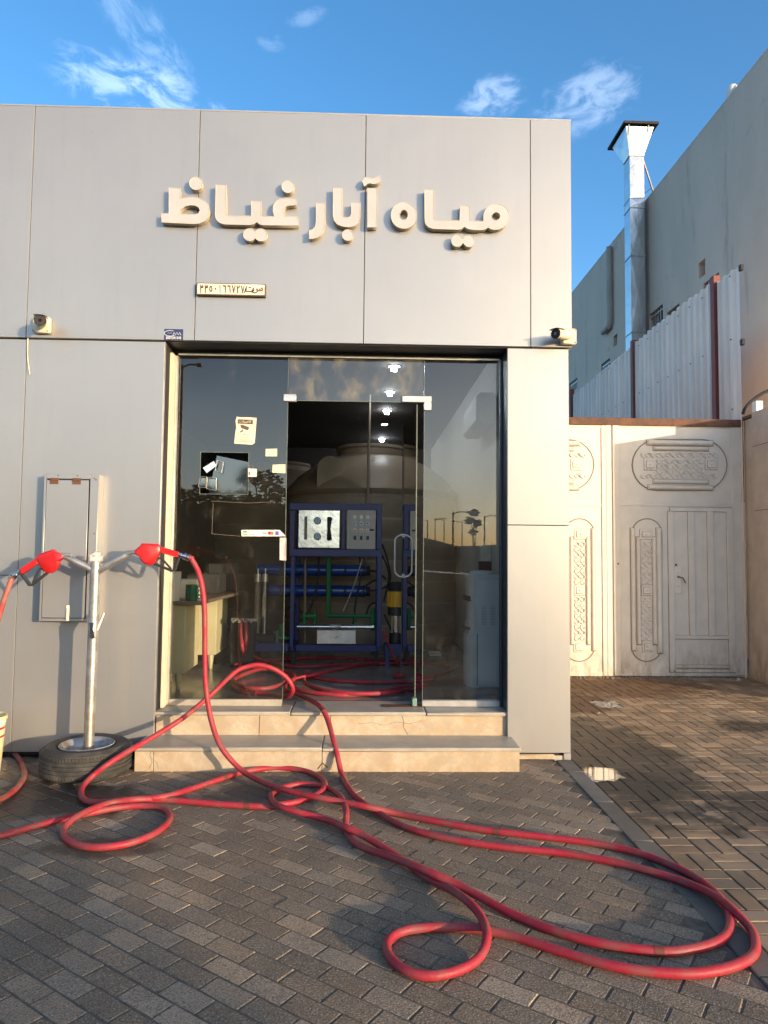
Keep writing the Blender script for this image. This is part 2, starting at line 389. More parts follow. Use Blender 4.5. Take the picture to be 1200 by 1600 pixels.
    def prism(s, poly, direc):
        """poly: list of 3D points in a plane, extruded by vector"""
        d = Vector(direc); n = len(poly); vs = [Vector(p) for p in poly]+[Vector(p)+d for p in poly]
        fs = [tuple(range(n))[::-1], tuple(range(n, 2*n))]+[(k, (k+1) % n, n+(k+1) % n, n+k) for k in range(n)]
        return s.add(vs, fs)
    def sheet(s, poly): return s.add(poly, [tuple(range(len(poly)))])
    def build(s, name, m=None, parent=None, smooth=True, loc=None, fix=True):
        me = bpy.data.meshes.new(name); vs = s.v
        if loc is not None: vs = [(x-loc[0], y-loc[1], z-loc[2]) for x, y, z in vs]
        me.from_pydata(vs, [], s.f); me.update()
        ms = [m] if m is not None and not s.mats else s.mats
        for x in ms: me.materials.append(M[x] if isinstance(x, str) else x)
        if len(ms) > 1:
            me.polygons.foreach_set('material_index', s.mi)
        if fix:
            import bmesh
            b = bmesh.new(); b.from_mesh(me); bmesh.ops.recalc_face_normals(b, faces=b.faces); b.to_mesh(me); b.free()
        if smooth:
            me.polygons.foreach_set('use_smooth', [True]*len(me.polygons)); me.set_sharp_from_angle(angle=R(38))
        o = bpy.data.objects.new(name, me); COL.objects.link(o)
        _place(o, parent)
        if loc is not None: o.location = loc
        if parent is None or loc is not None: WM[o.name] = Matrix.Translation(loc or (0, 0, 0))
        return o
def tag(o, label=None, cat=None, group=None, kind=None):
    if label: o['label'] = label
    if cat: o['category'] = cat
    if group: o['group'] = group
    if kind: o['kind'] = kind
    return o
def thing(name, loc, label, cat, group=None):
    o = bpy.data.objects.new(name, None); COL.objects.link(o); o.location = loc; o.empty_display_size = .1
    WM[o.name] = Matrix.Translation(loc); return tag(o, label, cat, group)
def copy_thing(root, delta, label=None):
    c = root.copy(); COL.objects.link(c); c.location = root.location+Vector(delta)
    if label: c['label'] = label
    for ch in list(root.children):
        k = ch.copy(); COL.objects.link(k); k.parent = c
        for g in ch.children:
            q = g.copy(); COL.objects.link(q); q.parent = k
    return c
def catmull(pts, step=.02, closed=False):
    pts = [Vector(p) for p in pts]; out = []; n = len(pts)
    for i in range(n if closed else n-1):
        p = [pts[(i+k-1) % n] if closed else pts[min(max(i+k-1, 0), n-1)] for k in range(4)]
        m = max(2, int((p[2]-p[1]).length/step))
        for j in range(m):
            t = j/m
            out.append(.5*((2*p[1])+(p[2]-p[0])*t+(2*p[0]-5*p[1]+4*p[2]-p[3])*t*t+(3*p[1]-p[0]-3*p[2]+p[3])*t**3))
    if not closed: out.append(pts[-1])
    return out
def arc(cx, cy, rx, ry, a0, a1, n=16):
    return [(cx+rx*math.cos(R(a0+(a1-a0)*i/n)), cy+ry*math.sin(R(a0+(a1-a0)*i/n))) for i in range(n+1)]
def _finish_flat(me, yfront, depth, mf, ms, off=(0, 0)):
    for v in me.vertices:
        x, y, z = v.co; v.co = (x+off[0], yfront+depth/2-z, y+off[1])
    me.materials.clear(); me.materials.append(M[mf]); me.materials.append(M[ms]); me.update()
    for p in me.polygons: p.material_index = 0 if p.normal.y < -.5 else 1
def outline_obj(name, outlines, yfront, depth, parent, mf='letter', ms='letter_side', rim=0):
    """filled world outlines [(X,Z)...] with holes -> slab whose front is at yfront, with a raised rim"""
    cu = bpy.data.curves.new(name, 'CURVE'); cu.dimensions = '2D'; cu.fill_mode = 'BOTH'; cu.extrude = depth/2
    for ol in outlines:
        sp = cu.splines.new('POLY'); sp.points.add(len(ol)-1); sp.use_cyclic_u = True
        for k, (X, Z) in enumerate(ol): sp.points[k].co = (X, Z, 0, 1)
    t = bpy.data.objects.new('tmp', cu); me = bpy.data.meshes.new_from_object(t); bpy.data.objects.remove(t)
    me.name = name; _finish_flat(me, yfront, depth, mf, ms)
    o = bpy.data.objects.new(name, me); COL.objects.link(o); _place(o, parent)
    if parent is None: WM[o.name] = Matrix()
    if rim:
        b = MB()
        for ol in outlines: b.tube([(x, yfront, z) for x, z in ol], rim, 5, closed=True)
        b.build('rim', 'letter_side', o)
    return o
def text_obj(name, body, size, x, z, yfront, depth, parent, mf='ink', ms=None, bold=0, align='CENTER', width=None, rot=0, space=1.0):
    cu = bpy.data.curves.new(name, 'FONT'); cu.body = body; cu.size = size; cu.align_x = align; cu.align_y = 'CENTER'
    cu.extrude = depth/2; cu.offset = bold; cu.space_character = space; cu.resolution_u = 3
    t = bpy.data.objects.new('tmp', cu); COL.objects.link(t); bpy.context.view_layer.update()
    me = bpy.data.meshes.new_from_object(t.evaluated_get(bpy.context.evaluated_depsgraph_get())); bpy.data.objects.remove(t)
    me.name = name
    if len(me.vertices):
        xs = [v.co.x for v in me.vertices]; ys = [v.co.y for v in me.vertices]; cx = (min(xs)+max(xs))/2; cy = (min(ys)+max(ys))/2
        k = width/(max(xs)-min(xs)) if width else 1
        ca, sa = math.cos(rot), math.sin(rot)
        for v in me.vertices:
            a, c_ = ((v.co.x-cx)*k if align == 'CENTER' else v.co.x*k), (v.co.y-cy)
            v.co.x = a*ca-c_*sa; v.co.y = a*sa+c_*ca
    _finish_flat(me, yfront, depth, mf, ms or mf, (x, z))
    o = bpy.data.objects.new(name, me); COL.objects.link(o); _place(o, parent)
    if parent is None: WM[o.name] = Matrix()
    return o

# ------------------------------------------------------------------ ground and paving
WALL_Y, GLASS_Y = 5.30, 5.53
XL, XR = at_y(446, 850, GLASS_Y).x, at_y(661.5, 850, GLASS_Y).x
def paving(root, mname, region, cell, zt, gap, joint_h, cap, piece, keep):
    """cell() yields (centre x, y, angle, length, width); nearest `cap` pieces are objects, the rest one mesh"""
    L = [c for c in cell() if region(c[0], c[1])]
    L.sort(key=lambda c: keep(c))
    cache = {}
    rest = MB()
    for i, (x, y, a, ln, wd) in enumerate(L):
        dz = rnd.uniform(-.0014, .0010); tx, ty = rnd.uniform(-.006, .006), rnd.uniform(-.006, .006); ja = rnd.uniform(-.008, .008)
        xf = Matrix.Translation((x, y, zt+dz)) @ Matrix.Rotation(a+ja, 4, 'Z') @ Matrix.Rotation(tx, 4, 'X') @ Matrix.Rotation(ty, 4, 'Y')
        hl, hw = ln/2-gap/2, wd/2-gap/2; c = .0034
        vs = [(-hl, -hw, -.05), (hl, -hw, -.05), (hl, hw, -.05), (-hl, hw, -.05), (-hl, -hw, -c), (hl, -hw, -c), (hl, hw, -c), (-hl, hw, -c),
              (-hl+c, -hw+c, 0), (hl-c, -hw+c, 0), (hl-c, hw-c, 0), (-hl+c, hw-c, 0)]
        vr = random.Random(i % 8 if i < cap else i % 23)
        # worn top outline: 12 points with small chips
        def ringp(hx, hy, z, j): 
            q = []
            for (ax_, ay_, bx_, by_) in ((-1, -1, 1, -1), (1, -1, 1, 1), (1, 1, -1, 1), (-1, 1, -1, -1)):
                for t_ in (0, .36, .7): q.append(((ax_+(bx_-ax_)*t_)*hx*(1-j*vr.random()*.012), (ay_+(by_-ay_)*t_)*hy*(1-j*vr.random()*.03), z-(vr.random()*.0012*j)))
            return q
        vs = ringp(hl, hw, -.04, 0)+ringp(hl, hw, -c, 1)+ringp(hl-c, hw-c, 0, 1)
        fs = [tuple(range(24, 36))]+[(k, (k+1) % 12, 12+(k+1) % 12, 12+k) for k in range(12)]+[(12+k, 12+(k+1) % 12, 24+(k+1) % 12, 24+k) for k in range(12)]
        if i < cap:
            vk = (ln, wd, i % 8)
            if vk not in cache:
                me = bpy.data.meshes.new(piece); me.from_pydata(vs, [], fs); me.materials.append(M[mname]); me.update(); cache[vk] = me
            o = bpy.data.objects.new(piece, cache[vk]); COL.objects.link(o); _place(o, root); o.matrix_basis = xf
        else: rest.add(vs, fs, xf)
    if rest.v:
        o = rest.build(piece+'_field', mname+'_i', root, smooth=False, fix=False); o['kind'] = 'stuff'

b = MB(); b.box(-70, 70, -70, 1.0-2.2, -.26, -.20); b.box(-70, -9, -1.2, 60, -.26, -.18); b.box(9, 70, -1.2, 60, -.26, -.18); b.box(-9, 9, 5.45, 60, -.40, -.20)
tag(b.build('asphalt_road', 'asphalt', smooth=False), 'grey asphalt road and open ground around the shop', kind='structure')
b = MB(); b.sheet([(-4000, -4000, -.28), (4000, -4000, -.28), (4000, 4000, -.28), (-4000, 4000, -.28)])
tag(b.build('ground', 'asphalt', smooth=False, fix=False), 'dusty open ground reaching the horizon', kind='structure')

b = MB(); b.box(-9, 1.43, -1.05, 5.45, -.25, -.0038)
side = tag(b.build('pavement', 'joint', smooth=False), 'grey concrete paver pavement in front of the shop', kind='structure'); WM[side.name] = Matrix()
PA = R(-36.5); PL, PW = .1935, .0955
def left_cells():
    ux, uy = math.cos(PA), math.sin(PA); vx, vy = -uy, ux
    for j in range(-75, 75):
        for i in range(-40, 40):
            s = (i+(.5 if j % 2 else 0))*PL; t = j*PW
            yield (-.6+ux*s+vx*t, 2.65+uy*s+vy*t, PA, PL, PW)
def left_reg(x, y): return -4.2 < x < 1.40 and 1.0 < y < 5.32 and not (-1.44 < x < 1.02 and y > 5.08)
def kp(c):
    x, y = c[0], c[1]
    seen = abs(x-.03*y) < .56*y+.05 and y > 1.95
    return y if seen else 100+y
paving(side, 'paver', left_reg, left_cells, 0.0, .006, 0, 300, 'paver', kp)
# kerb strip: long concrete blocks along the edge of the pavement
y = -1.0; k = 0
while y < 5.24:
    ln = .60; MB().box(1.435, 1.555, y+.003, min(y+ln, 5.29)-.003, -.22, .002, .006).build('kerb_stone', 'kerb', side); y += ln
MB().box(-9, 1.43, -1.17, -1.055, -.25, .0, .006).build('kerb_edge', 'kerb', side)

b = MB(); b.box(1.56, 9, -1.05, 5.44, -.30, -.0685); b.box(1.56, 9, 5.44, 9.6, -.30, -.0685)
yard = tag(b.build('yard_paving', 'joint', smooth=False), 'brown stained block paving of the side yard before the gate', kind='structure'); WM[yard.name] = Matrix()
def yard_cells():
    B = .2; ca, sa = math.cos(R(2.5)), math.sin(R(2.5))
    for i in range(-4, 42):
        for j in range(-5, 50):
            for k in (0, 1):
                o = (k-.5)*.1
                if (i+j) % 2: u, v, a = (i+.5)*B, (j+.5)*B+o, 0
                else: u, v, a = (i+.5)*B+o, (j+.5)*B, math.pi/2
                yield (1.62+u*ca-v*sa*.0-0.0*v, .0+v, a, B-.002, .099)
def yard_reg(x, y): return 1.615 < x < 6.4 and 1.4 < y < 9.2
def kp2(c):
    x, y = c[0], c[1]
    seen = x < .56*y+.06 and y > 2.6
    return y if seen else 100+y
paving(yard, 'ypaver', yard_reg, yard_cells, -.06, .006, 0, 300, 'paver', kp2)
# puddle against the kerb
pts = [(903, 1195), (912, 1198), (922, 1195), (934, 1197), (944, 1194), (957, 1199), (963, 1204), (975, 1207), (990, 1212), (983, 1216), (968, 1216), (960, 1221), (948, 1219), (938, 1224), (926, 1221), (915, 1225), (908, 1217), (900, 1213), (906, 1206), (898, 1201)]
b = MB(); b.sheet([tuple(p) for p in catmull([at_z(x, y_, -.0545) for x, y_ in pts], .03, True)])
tag(b.build('puddle', 'puddle', fix=False), 'small puddle mirroring the gate beside the kerb', kind='structure')

# hills far behind the street
b = MB(); n = 90; vs = []; fs = []
hr = random.Random(3)
for k in range(n+1):
    x = -1800+3600*k/n; h = 26+20*math.sin(k*.31)+12*math.sin(k*.83+1)+hr.uniform(-5, 5)
    vs += [(x, -1500-120*math.sin(k*.2), -2), (x, -1560-120*math.sin(k*.2), max(h, 6)), (x, -1800, -2)]
for k in range(n): fs += [(3*k, 3*k+3, 3*k+4, 3*k+1), (3*k+1, 3*k+4, 3*k+5, 3*k+2)]
b.add(vs, fs); tag(b.build('hills', 'hill'), 'low rocky hills on the horizon behind the street', kind='structure')

# ------------------------------------------------------------------ shop building
shop = thing('shop_building', (0, 5.3, 0), 'single storey water shop clad in silver grey panels with glass shopfront', 'shop')
PX = [-6.3, -5.05, -3.785, -2.527, -1.282, -.015, 1.256]
TOP, LIN = 4.870, 3.082
U0 = WALL_Y-.022
b = MB()
b.box(-6.3, 1.55, WALL_Y+.03, WALL_Y+.24, LIN+.012, TOP-.02)               # backing above
b.box(-6.3, -1.50, WALL_Y+.03, WALL_Y+.30, .02, LIN+.01); b.box(1.09, 1.53, WALL_Y+.03, WALL_Y+.30, .02, LIN+.01)
b.build('panel_backing', 'dark', shop)
def panel(x0, x1, z0, z1, yf, nm='cladding_panel', bow=.0):
    g = .0022; mb = MB(); nx, nz = 6, 6; vs = []; fs = []
    ax_, az_ = rnd.uniform(-.0012, .0012), rnd.uniform(-.0012, .0012)
    x0 += g; x1 -= g; z0 += g; z1 -= g
    c = .002
    for i in range(nx+1):
        for j in range(nz+1):
            u, v = i/nx, j/nz; w = math.sin(u*math.pi)*math.sin(v*math.pi)
            vs.append((x0+c+(x1-x0-2*c)*u, yf-w*bow+ax_*(u-.5)+az_*(v-.5), z0+c+(z1-z0-2*c)*v))
    for i in range(nx):
        for j in range(nz): a = i*(nz+1)+j; fs.append((a, a+nz+1, a+nz+2, a+1))
    mb.mat('acp').add(vs, fs)
    ring = [i*(nz+1) for i in range(nx+1)]+[nx*(nz+1)+j for j in range(1, nz+1)]+[i*(nz+1)+nz for i in range(nx-1, -1, -1)]+[j for j in range(nz-1, 0, -1)]
    rv = [vs[i] for i in ring]; m = len(rv)
    out = []
    for (x, y_, z) in rv:
        xx = x-c if abs(x-(x0+c)) < 1e-6 else (x+c if abs(x-(x1-c)) < 1e-6 else x)
        zz = z-c if abs(z-(z0+c)) < 1e-6 else (z+c if abs(z-(z1-c)) < 1e-6 else z)
        out.append((xx, y_+.003, zz))
    back = [(x, y_+.03, z) for x, y_, z in out]
    mb.mat('acp_edge').add(rv+out+back, [(k, (k+1) % m, m+(k+1) % m, m+k) for k in range(m)]+[(m+k, m+(k+1) % m, 2*m+(k+1) % m, 2*m+k) for k in range(m)])
    return mb.build(nm, None, shop)
for x0, x1 in zip(PX[:-1], PX[1:]): panel(x0, x1, LIN, TOP, U0, bow=rnd.uniform(0, .003))
panel(PX[-1], 1.574, LIN, TOP, U0)
for x0, x1 in zip(PX[:3], PX[1:4]):
    panel(x0, x1, 1.318, LIN-.004, WALL_Y, bow=.002); panel(x0, x1, .045, 1.318, WALL_Y, bow=.002)
panel(PX[3], -1.505, .045, LIN-.004, WALL_Y, bow=.003)
panel(1.08, 1.553, 1.728, LIN-.004, WALL_Y); panel(1.08, 1.553, .045, 1.728, WALL_Y, bow=.002)
MB().box(1.50, 1.553, WALL_Y+.002, WALL_Y+.04, -.06, .045, .002).build('corner_foot', 'acp', shop)
MB().box(1.10, 1.44, WALL_Y+.02, WALL_Y+.2, -.05, .03, .01).build('plinth', 'marble', shop)
# side wall, back, roof, parapet inside
b = MB(); b.box(1.33, 1.555, WALL_Y+.24, 13.5, -.3, TOP-.03); b.box(-6.3, -6.1, WALL_Y+.31, 13.5, -.1, TOP-.03); b.box(-6.095, 1.325, 13.3, 13.5, -.1, TOP-.03)
b.build('outer_wall', 'wallgrey', shop)
MB().box(1.5555, 1.572, WALL_Y+.01, WALL_Y+.30, LIN, TOP-.003, .002).build('side_panel', 'acp', shop)
MB().box(1.534, 1.552, WALL_Y+.032, WALL_Y+.30, .045, LIN-.01, .002).build('side_panel', 'acp', shop)
MB().box(-6.1, 1.33, WALL_Y+.25, 13.3, 4.3, 4.42).build('roof', 'wallgrey', shop)
b = MB(); b.box(-6.3, 1.574, U0, WALL_Y+.24, TOP-.002, TOP+.012, .003); b.build('coping', 'acp_edge', shop)
# soffit and reveals of the opening
MB().box(-1.51, 1.085, WALL_Y+.005, 5.74, LIN-.004, LIN+.008).build('soffit', 'darkfr', shop)
b = MB(); b.box(-1.52, -1.503, WALL_Y+.002, GLASS_Y+.06, .30, LIN-.005, .002); b.build('left_reveal', 'alu', shop)
b = MB(); b.box(-1.5025, -1.478, GLASS_Y-.10, GLASS_Y+.02, .336, LIN-.05, .003); b.build('left_frame', 'cream', shop)
b = MB(); b.box(-1.4775, -1.460, GLASS_Y-.02, GLASS_Y+.02, .336, LIN-.05, .003); b.build('left_channel', 'alu', shop)
b = MB(); b.box(1.083, 1.098, WALL_Y+.002, GLASS_Y+.06, .30, LIN-.005, .002); b.build('right_reveal', 'darkfr', shop)
b = MB(); b.box(1.066, 1.082, GLASS_Y-.03, GLASS_Y+.02, .336, LIN-.05, .003); b.build('right_frame', 'darkfr', shop)
b = MB(); b.box(-1.5, 1.08, GLASS_Y-.012, GLASS_Y+.03, 3.052, LIN-.004, .002); b.build('head_channel', 'blackm', shop)
b = MB(); b.box(-1.46, 1.066, GLASS_Y-.018, GLASS_Y-.013, 3.036, 3.053, .002); b.build('head_trim', 'alu', shop)
for (x0, x1) in ((-1.46, XL-.006), (XR-.004, 1.066)):
    MB().box(x0, x1, GLASS_Y-.022, GLASS_Y+.02, .336, .385, .003).build('sill_channel', 'marble_top' if x0 < 0 else 'alu', shop)
# panes
def gz(px, py): return at_y(px, py, GLASS_Y)
ZD = gz(555, 627).z
def pane_slab(nm, x0, x1, z0, z1, m='glass', par=shop):
    MBx = MB().mat(m); MBx.sheet([(x0, GLASS_Y, z0), (x1, GLASS_Y, z0), (x1, GLASS_Y, z1), (x0, GLASS_Y, z1)])
    o = MBx.build(nm, None, par, smooth=False, fix=False); return o
hA, hB = gz(314, 706), gz(387, 773)
b = MB(); xs = [-1.465, hA.x, hB.x, XL]; zs = [.36, hB.z, hA.z, 3.056]; fs = []
vs = [(x, GLASS_Y, z) for x in xs for z in zs]
for i in range(3):
    for j in range(3):
        if (i, j) != (1, 1): a = i*4+j; fs.append((a, a+4, a+5, a+1))
b.add(vs, fs); lp = b.build('window_pane', 'glass', shop, smooth=False, fix=False)
b = MB(); e = .0035
for (x0, x1, z0, z1) in ((hA.x, hB.x, hA.z-e, hA.z), (hA.x, hB.x, hB.z, hB.z+e), (hA.x-e, hA.x, hB.z, hA.z), (hB.x, hB.x+e, hB.z, hA.z)):
    b.box(x0, x1, GLASS_Y-.004, GLASS_Y+.006, z0, z1)
b.build('cut_edge', 'gedge', lp)
MB().box(XL-.003, XL+.001, GLASS_Y-.005, GLASS_Y+.005, .36, 3.03).build('edge', 'gedge', lp)
pane_slab('transom_pane', XL+.004, XR-.004, ZD, 3.056, 'glass_d')
MB().box(XL+.004, XR-.004, GLASS_Y-.005, GLASS_Y+.005, ZD-.004, ZD).build('transom_edge', 'gedge', shop)
rp = pane_slab('window_pane', XR, 1.07, .36, 3.056)
MB().box(XR-.002, XR+.002, GLASS_Y-.005, GLASS_Y+.005, .36, 3.03).build('edge', 'gedge', rp)
# patch fittings
q0, q1 = gz(443, 616), gz(463, 628)
MB().box(q0.x, q1.x, GLASS_Y-.018, GLASS_Y+.018, q1.z, q0.z, .005).build('pane_clamp', 'alu', shop)
a0, a1, a2 = gz(628, 619), gz(674, 642), gz(662, 629.5)
b = MB(); b.box(a0.x, a1.x, GLASS_Y-.02, GLASS_Y+.02, a2.z, a0.z, .004); b.box(a2.x, a1.x, GLASS_Y-.0205, GLASS_Y+.0195, a1.z, a2.z+.002, .004)
b.build('patch_fitting', 'alu', shop)
# open glass door leaf, swung inwards
HX = gz(650, 900).x; door_a = R(93)
dl = 1.02; dx, dy = math.cos(door_a), math.sin(door_a)
hz0, hz1 = .345, ZD-.012
def dpt(s, z, off=0): return (HX+dx*s-dy*off, GLASS_Y+.03+dy*s+dx*off, z)
b = MB(); b.add([dpt(0, hz0), dpt(dl, hz0), dpt(dl, hz1), dpt(0, hz1)], [(0, 1, 2, 3)])
door = b.build('door', 'glass', shop, smooth=False, fix=False)
b = MB(); b.tube([dpt(0, hz0), dpt(0, hz1)], .0055, 6); b.tube([dpt(dl, hz0), dpt(dl, hz1)], .0035, 6); b.build('door_edge', 'gedge', door)
hs = .90
P = [dpt(hs, 1.615+.062*math.sin(R(a)), .078*math.cos(R(a))) for a in range(0, 181, 15)]+[dpt(hs, 1.355+.062*math.sin(R(a)), .078*math.cos(R(a))) for a in range(180, 361, 15)]
b = MB(); b.tube(P, .0105, 10, closed=True)
for z_ in (1.66, 1.31): b.cyl(dpt(hs, z_, -.012), dpt(hs, z_, .012), .016, n=12)
b.build('door_handle', 'alu', door)
g0, g1 = at_y(643, 1088, GLASS_Y), at_y(653, 1099, GLASS_Y)
b = MB(); b.box(HX-.026, HX+.012, GLASS_Y-.03, GLASS_Y+.03, .338, .40, .006); b.build('pivot_clamp', 'pivot', door)
MB().box(at_y(597, 1100, GLASS_Y-.02).x, HX+.05, GLASS_Y-.05, GLASS_Y+.05, .3355, .3395, .001).build('floor_spring_plate', 'rust', shop)
# interior shell
FZ = .335
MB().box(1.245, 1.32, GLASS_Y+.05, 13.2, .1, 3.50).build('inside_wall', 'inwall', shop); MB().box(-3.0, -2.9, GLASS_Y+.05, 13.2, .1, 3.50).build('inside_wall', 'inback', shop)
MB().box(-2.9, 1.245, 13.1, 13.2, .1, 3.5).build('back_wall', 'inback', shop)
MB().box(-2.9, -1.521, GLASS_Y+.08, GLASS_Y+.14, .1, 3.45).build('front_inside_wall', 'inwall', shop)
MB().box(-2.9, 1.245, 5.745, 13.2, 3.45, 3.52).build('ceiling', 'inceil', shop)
fl = MB().box(-2.9, 1.24, 5.7, 13.2, .1, FZ-.003).build('floor', 'joint', shop, smooth=False)
for i in range(7):
    for j in range(7):
        x0 = -2.9+i*.6; y0 = 5.72+j*.6
        MB().box(x0+.0015, min(x0+.6, 1.24)-.0015, y0+.0015, y0+.5985, FZ-.02, FZ, .001).build('tile', 'tile', fl)
b = MB(); b.box(-2.9, 1.24, 5.72+4.2, 13.1, FZ-.02, FZ-.001); b.build('rear_floor', 'tile', fl)

# ------------------------------------------------------------------ marble steps
st = thing('marble_steps', (-.2, 5.15, 0), 'two worn cream marble steps leading up to the glass shopfront', 'steps')
def tread(x0, x1, y0, y1, zt, nm):
    MB().box(x0, x1, y0, y1, zt-.028, zt, .007).build(nm, 'marble_top', st)
cr = at_y(503, 1180, 5.0).x
def riser(x0, x1, y0, z0, z1): MB().box(x0+.001, x1-.001, y0, y0+.03, z0, z1, .002).build('riser', 'marble', st)
S1 = .165; S2 = .335; lx, rx_ = -1.56, 1.105
tread(lx-.0, cr-.0015, 4.985, 5.335, S1, 'tread'); tread(cr+.0015, rx_+.01, 4.985, 5.335, S1, 'tread')
for a, c_ in ((lx+.012, -1.42), (-1.418, cr), (cr+.0015, rx_)): riser(a, c_, 5.003, -.02, S1-.029)
for k, (a, c_) in enumerate(((-1.538, -.52), (-.518, -.02+.5), (.482, 1.11))):
    tread(a+.0015, c_-.0015+(.012 if k == 2 else 0), 5.315, 5.745, S2, 'tread')
for a, c_ in ((-1.535, -.75), (-.748, cr+.04), (cr+.042, 1.108)): riser(a, c_, 5.335, S1-.01, S2-.029)
b = MB(); b.box(-1.53, 1.10, 5.37, 5.72, -.1, S2-.03); b.box(-1.54, 1.09, 5.035, 5.37, -.1, S1-.03); b.build('core', 'marble', st)

# ------------------------------------------------------------------ sign letters on the facade
LY = WALL_Y-.022-.055
def cA(x, y): p = at_y(220+x/3, 250+y/3, LY); return (p.x, p.z)
def cB(x, y): p = at_y(540+x/3, 250+y/3, LY); return (p.x, p.z)
sign = thing('shop_sign', (0, LY+.055, 4.2), 'large raised cream Arabic channel letters across the upper facade', 'sign')
def letter(outs, f, nm='letter'):
    outline_obj(nm, [[f(*p) for p in o] for o in outs], LY, .05, sign, rim=.0028)
letter([[(132, 130), (185, 133), (186, 184), (205, 179), (240, 175), (272, 177), (300, 190), (317, 212), (322, 238), (317, 265), (300, 285), (272, 297), (245, 299), (98, 292), (98, 250), (132, 250)],
        [(176, 253), (187, 231), (207, 217), (232, 211), (256, 213), (272, 222), (278, 236), (272, 249), (256, 256), (232, 257)]], cA)
letter([arc(258, 110, 30, 30, 0, 345, 23)], cA, 'dot')
letter([[(352, 114), (400, 117), (402, 252), (408, 261), (420, 262), (518, 262), (518, 192), (564, 194), (564, 264), (626, 265), (620, 240), (622, 215), (634, 195), (655, 183), (690, 178), (729, 181), (729, 212), (700, 212), (682, 216), (670, 228), (668, 248), (676, 264),
         (738, 266), (738, 307), (572, 305), (556, 300), (543, 290), (530, 299), (512, 304), (390, 301), (368, 293), (354, 278), (349, 258)]], cA)
letter([arc(690, 125, 29, 29, 0, 345, 23)], cA, 'dot')
ring = arc(510, 350, 29, 29, 25, 335, 20)+arc(563, 351, 29, 29, 205, 515, 20)
letter([ring], cA, 'dot')
letter([[(822, 202), (866, 202), (865, 290), (860, 325), (847, 348), (828, 362), (806, 369), (790, 370), (790, 330), (806, 326), (818, 314), (822, 290)]], cA)
letter([[(902, 130), (945, 131), (943, 250), (947, 262), (957, 269), (972, 270), (982, 264), (987, 252), (987, 200), (1030, 202), (1029, 268), (1021, 292), (1004, 308), (978, 314), (950, 312), (923, 302), (906, 283), (901, 255)]], cA)
letter([arc(970, 352, 26, 26, 0, 345, 21)], cA, 'dot')
letter([[(103, 131), (147, 132), (145, 316), (103, 316)]], cB)
letter([[(79, 100), (95, 80), (115, 84), (132, 86), (148, 80), (160, 70), (167, 97), (150, 108), (132, 112), (112, 108), (100, 112), (88, 124)]], cB, 'dot')
letter([arc(273, 260, 60, 61, 0, 352, 44), arc(273, 257, 20, 24, 0, 345, 23)], cB)
letter([[(370, 138), (414, 140), (412, 268), (417, 281), (430, 283), (535, 284), (537, 214), (582, 216), (582, 285), (646, 287), (647, 258), (655, 236), (670, 219), (690, 209), (712, 206), (735, 211), (755, 226), (766, 247), (767, 272), (758, 297), (742, 314), (720, 324), (696, 327), (680, 323), (668, 315), (655, 324), (635, 328), (590, 326), (572, 322), (557, 312), (545, 322), (528, 326), (410, 322), (388, 314), (374, 299), (371, 278)],
        arc(705, 264, 20, 20, 0, 345, 15)], cB)
letter([arc(523, 378, 27, 28, 25, 335, 20)+arc(578, 380, 26, 27, 205, 515, 20)], cB, 'dot')

# number plate sign
p0, p1, p2, p3 = [at_y(x, y, WALL_Y-.06) for x, y in ((307, 438), (415, 442), (415, 464.5), (307, 460.5))]
pl = thing('number_plate', (p0.x, WALL_Y-.03, p0.z), 'small cream plate with dark frame and Arabic digits under the big letters', 'sign')
b = MB().mat('ink'); b.box(p0.x, p1.x, WALL_Y-.055, WALL_Y-.023, p3.z, p0.z-.015, .002); b.build('case', None, pl)
b = MB(); b.box(p0.x+.008, p1.x-.008, WALL_Y-.060, WALL_Y-.0552, p3.z+.008, p0.z-.023, .001); b.build('face', 'paper', pl)
zc = (p3.z+p0.z-.015)/2
digs = '\u0663\u0663\u0665\u0660\u0661\u0666\u0666\u0667\u0662\u0667'
wd = (p1.x-p0.x)
for i, ch in enumerate(digs):
    text_obj('digit', ch, .085, p0.x+.030+wd*.066*(i+.35), zc, WALL_Y-.064, .003, pl, 'ink', bold=.0012, width={'\u0661': .007, '\u0660': .011, '\u0665': .022}.get(ch, .025))
text_obj('digit', '/', .07, p0.x+wd*.715, zc, WALL_Y-.064, .003, pl, 'ink', bold=.0012)
text_obj('digit', '\ufe95', .07, p0.x+wd*.775, zc, WALL_Y-.064, .003, pl, 'ink', bold=.0015)
text_obj('digit', ':', .05, p0.x+wd*.825, zc, WALL_Y-.064, .003, pl, 'ink', bold=.0012)
text_obj('digit', '\ufeb1', .07, p0.x+wd*.885, zc-.005, WALL_Y-.064, .003, pl, 'ink', bold=.0015)
# navy sticker
s0, s1 = at_y(257, 514, U0), at_y(286, 532, U0)
stk = MB(); stk.box(s0.x, s1.x, U0-.004, U0-.001, s1.z, s0.z, .001); stk = stk.build('phone_sticker', 'navy')
tag(stk, 'small navy sticker with white script and phone number above the left door corner', 'sticker'); WM[stk.name] = Matrix()
text_obj('number', '0501241543', .028, (s0.x+s1.x)/2, s1.z+.018, U0-.0045, .001, stk, 'white', width=.112, bold=.0005)
b = MB()
sx, sz = s0.x+.045, s0.z-.034
b.tube([(sx+.045*math.cos(R(a))*(1.0), U0-.005, sz+.021*math.sin(R(a))) for a in range(60, 320, 15)], .0022, 5)
b.tube([(sx+.02+.01*k, U0-.005, sz-.006+(.014 if k % 2 else -.006)) for k in range(7)], .002, 5)
b.tube([(sx-.02+.008*k, U0-.005, sz+.002+(.003 if k % 2 else -.002)) for k in range(5)], .001, 4)
b.build('script', 'white', stk, fix=False)

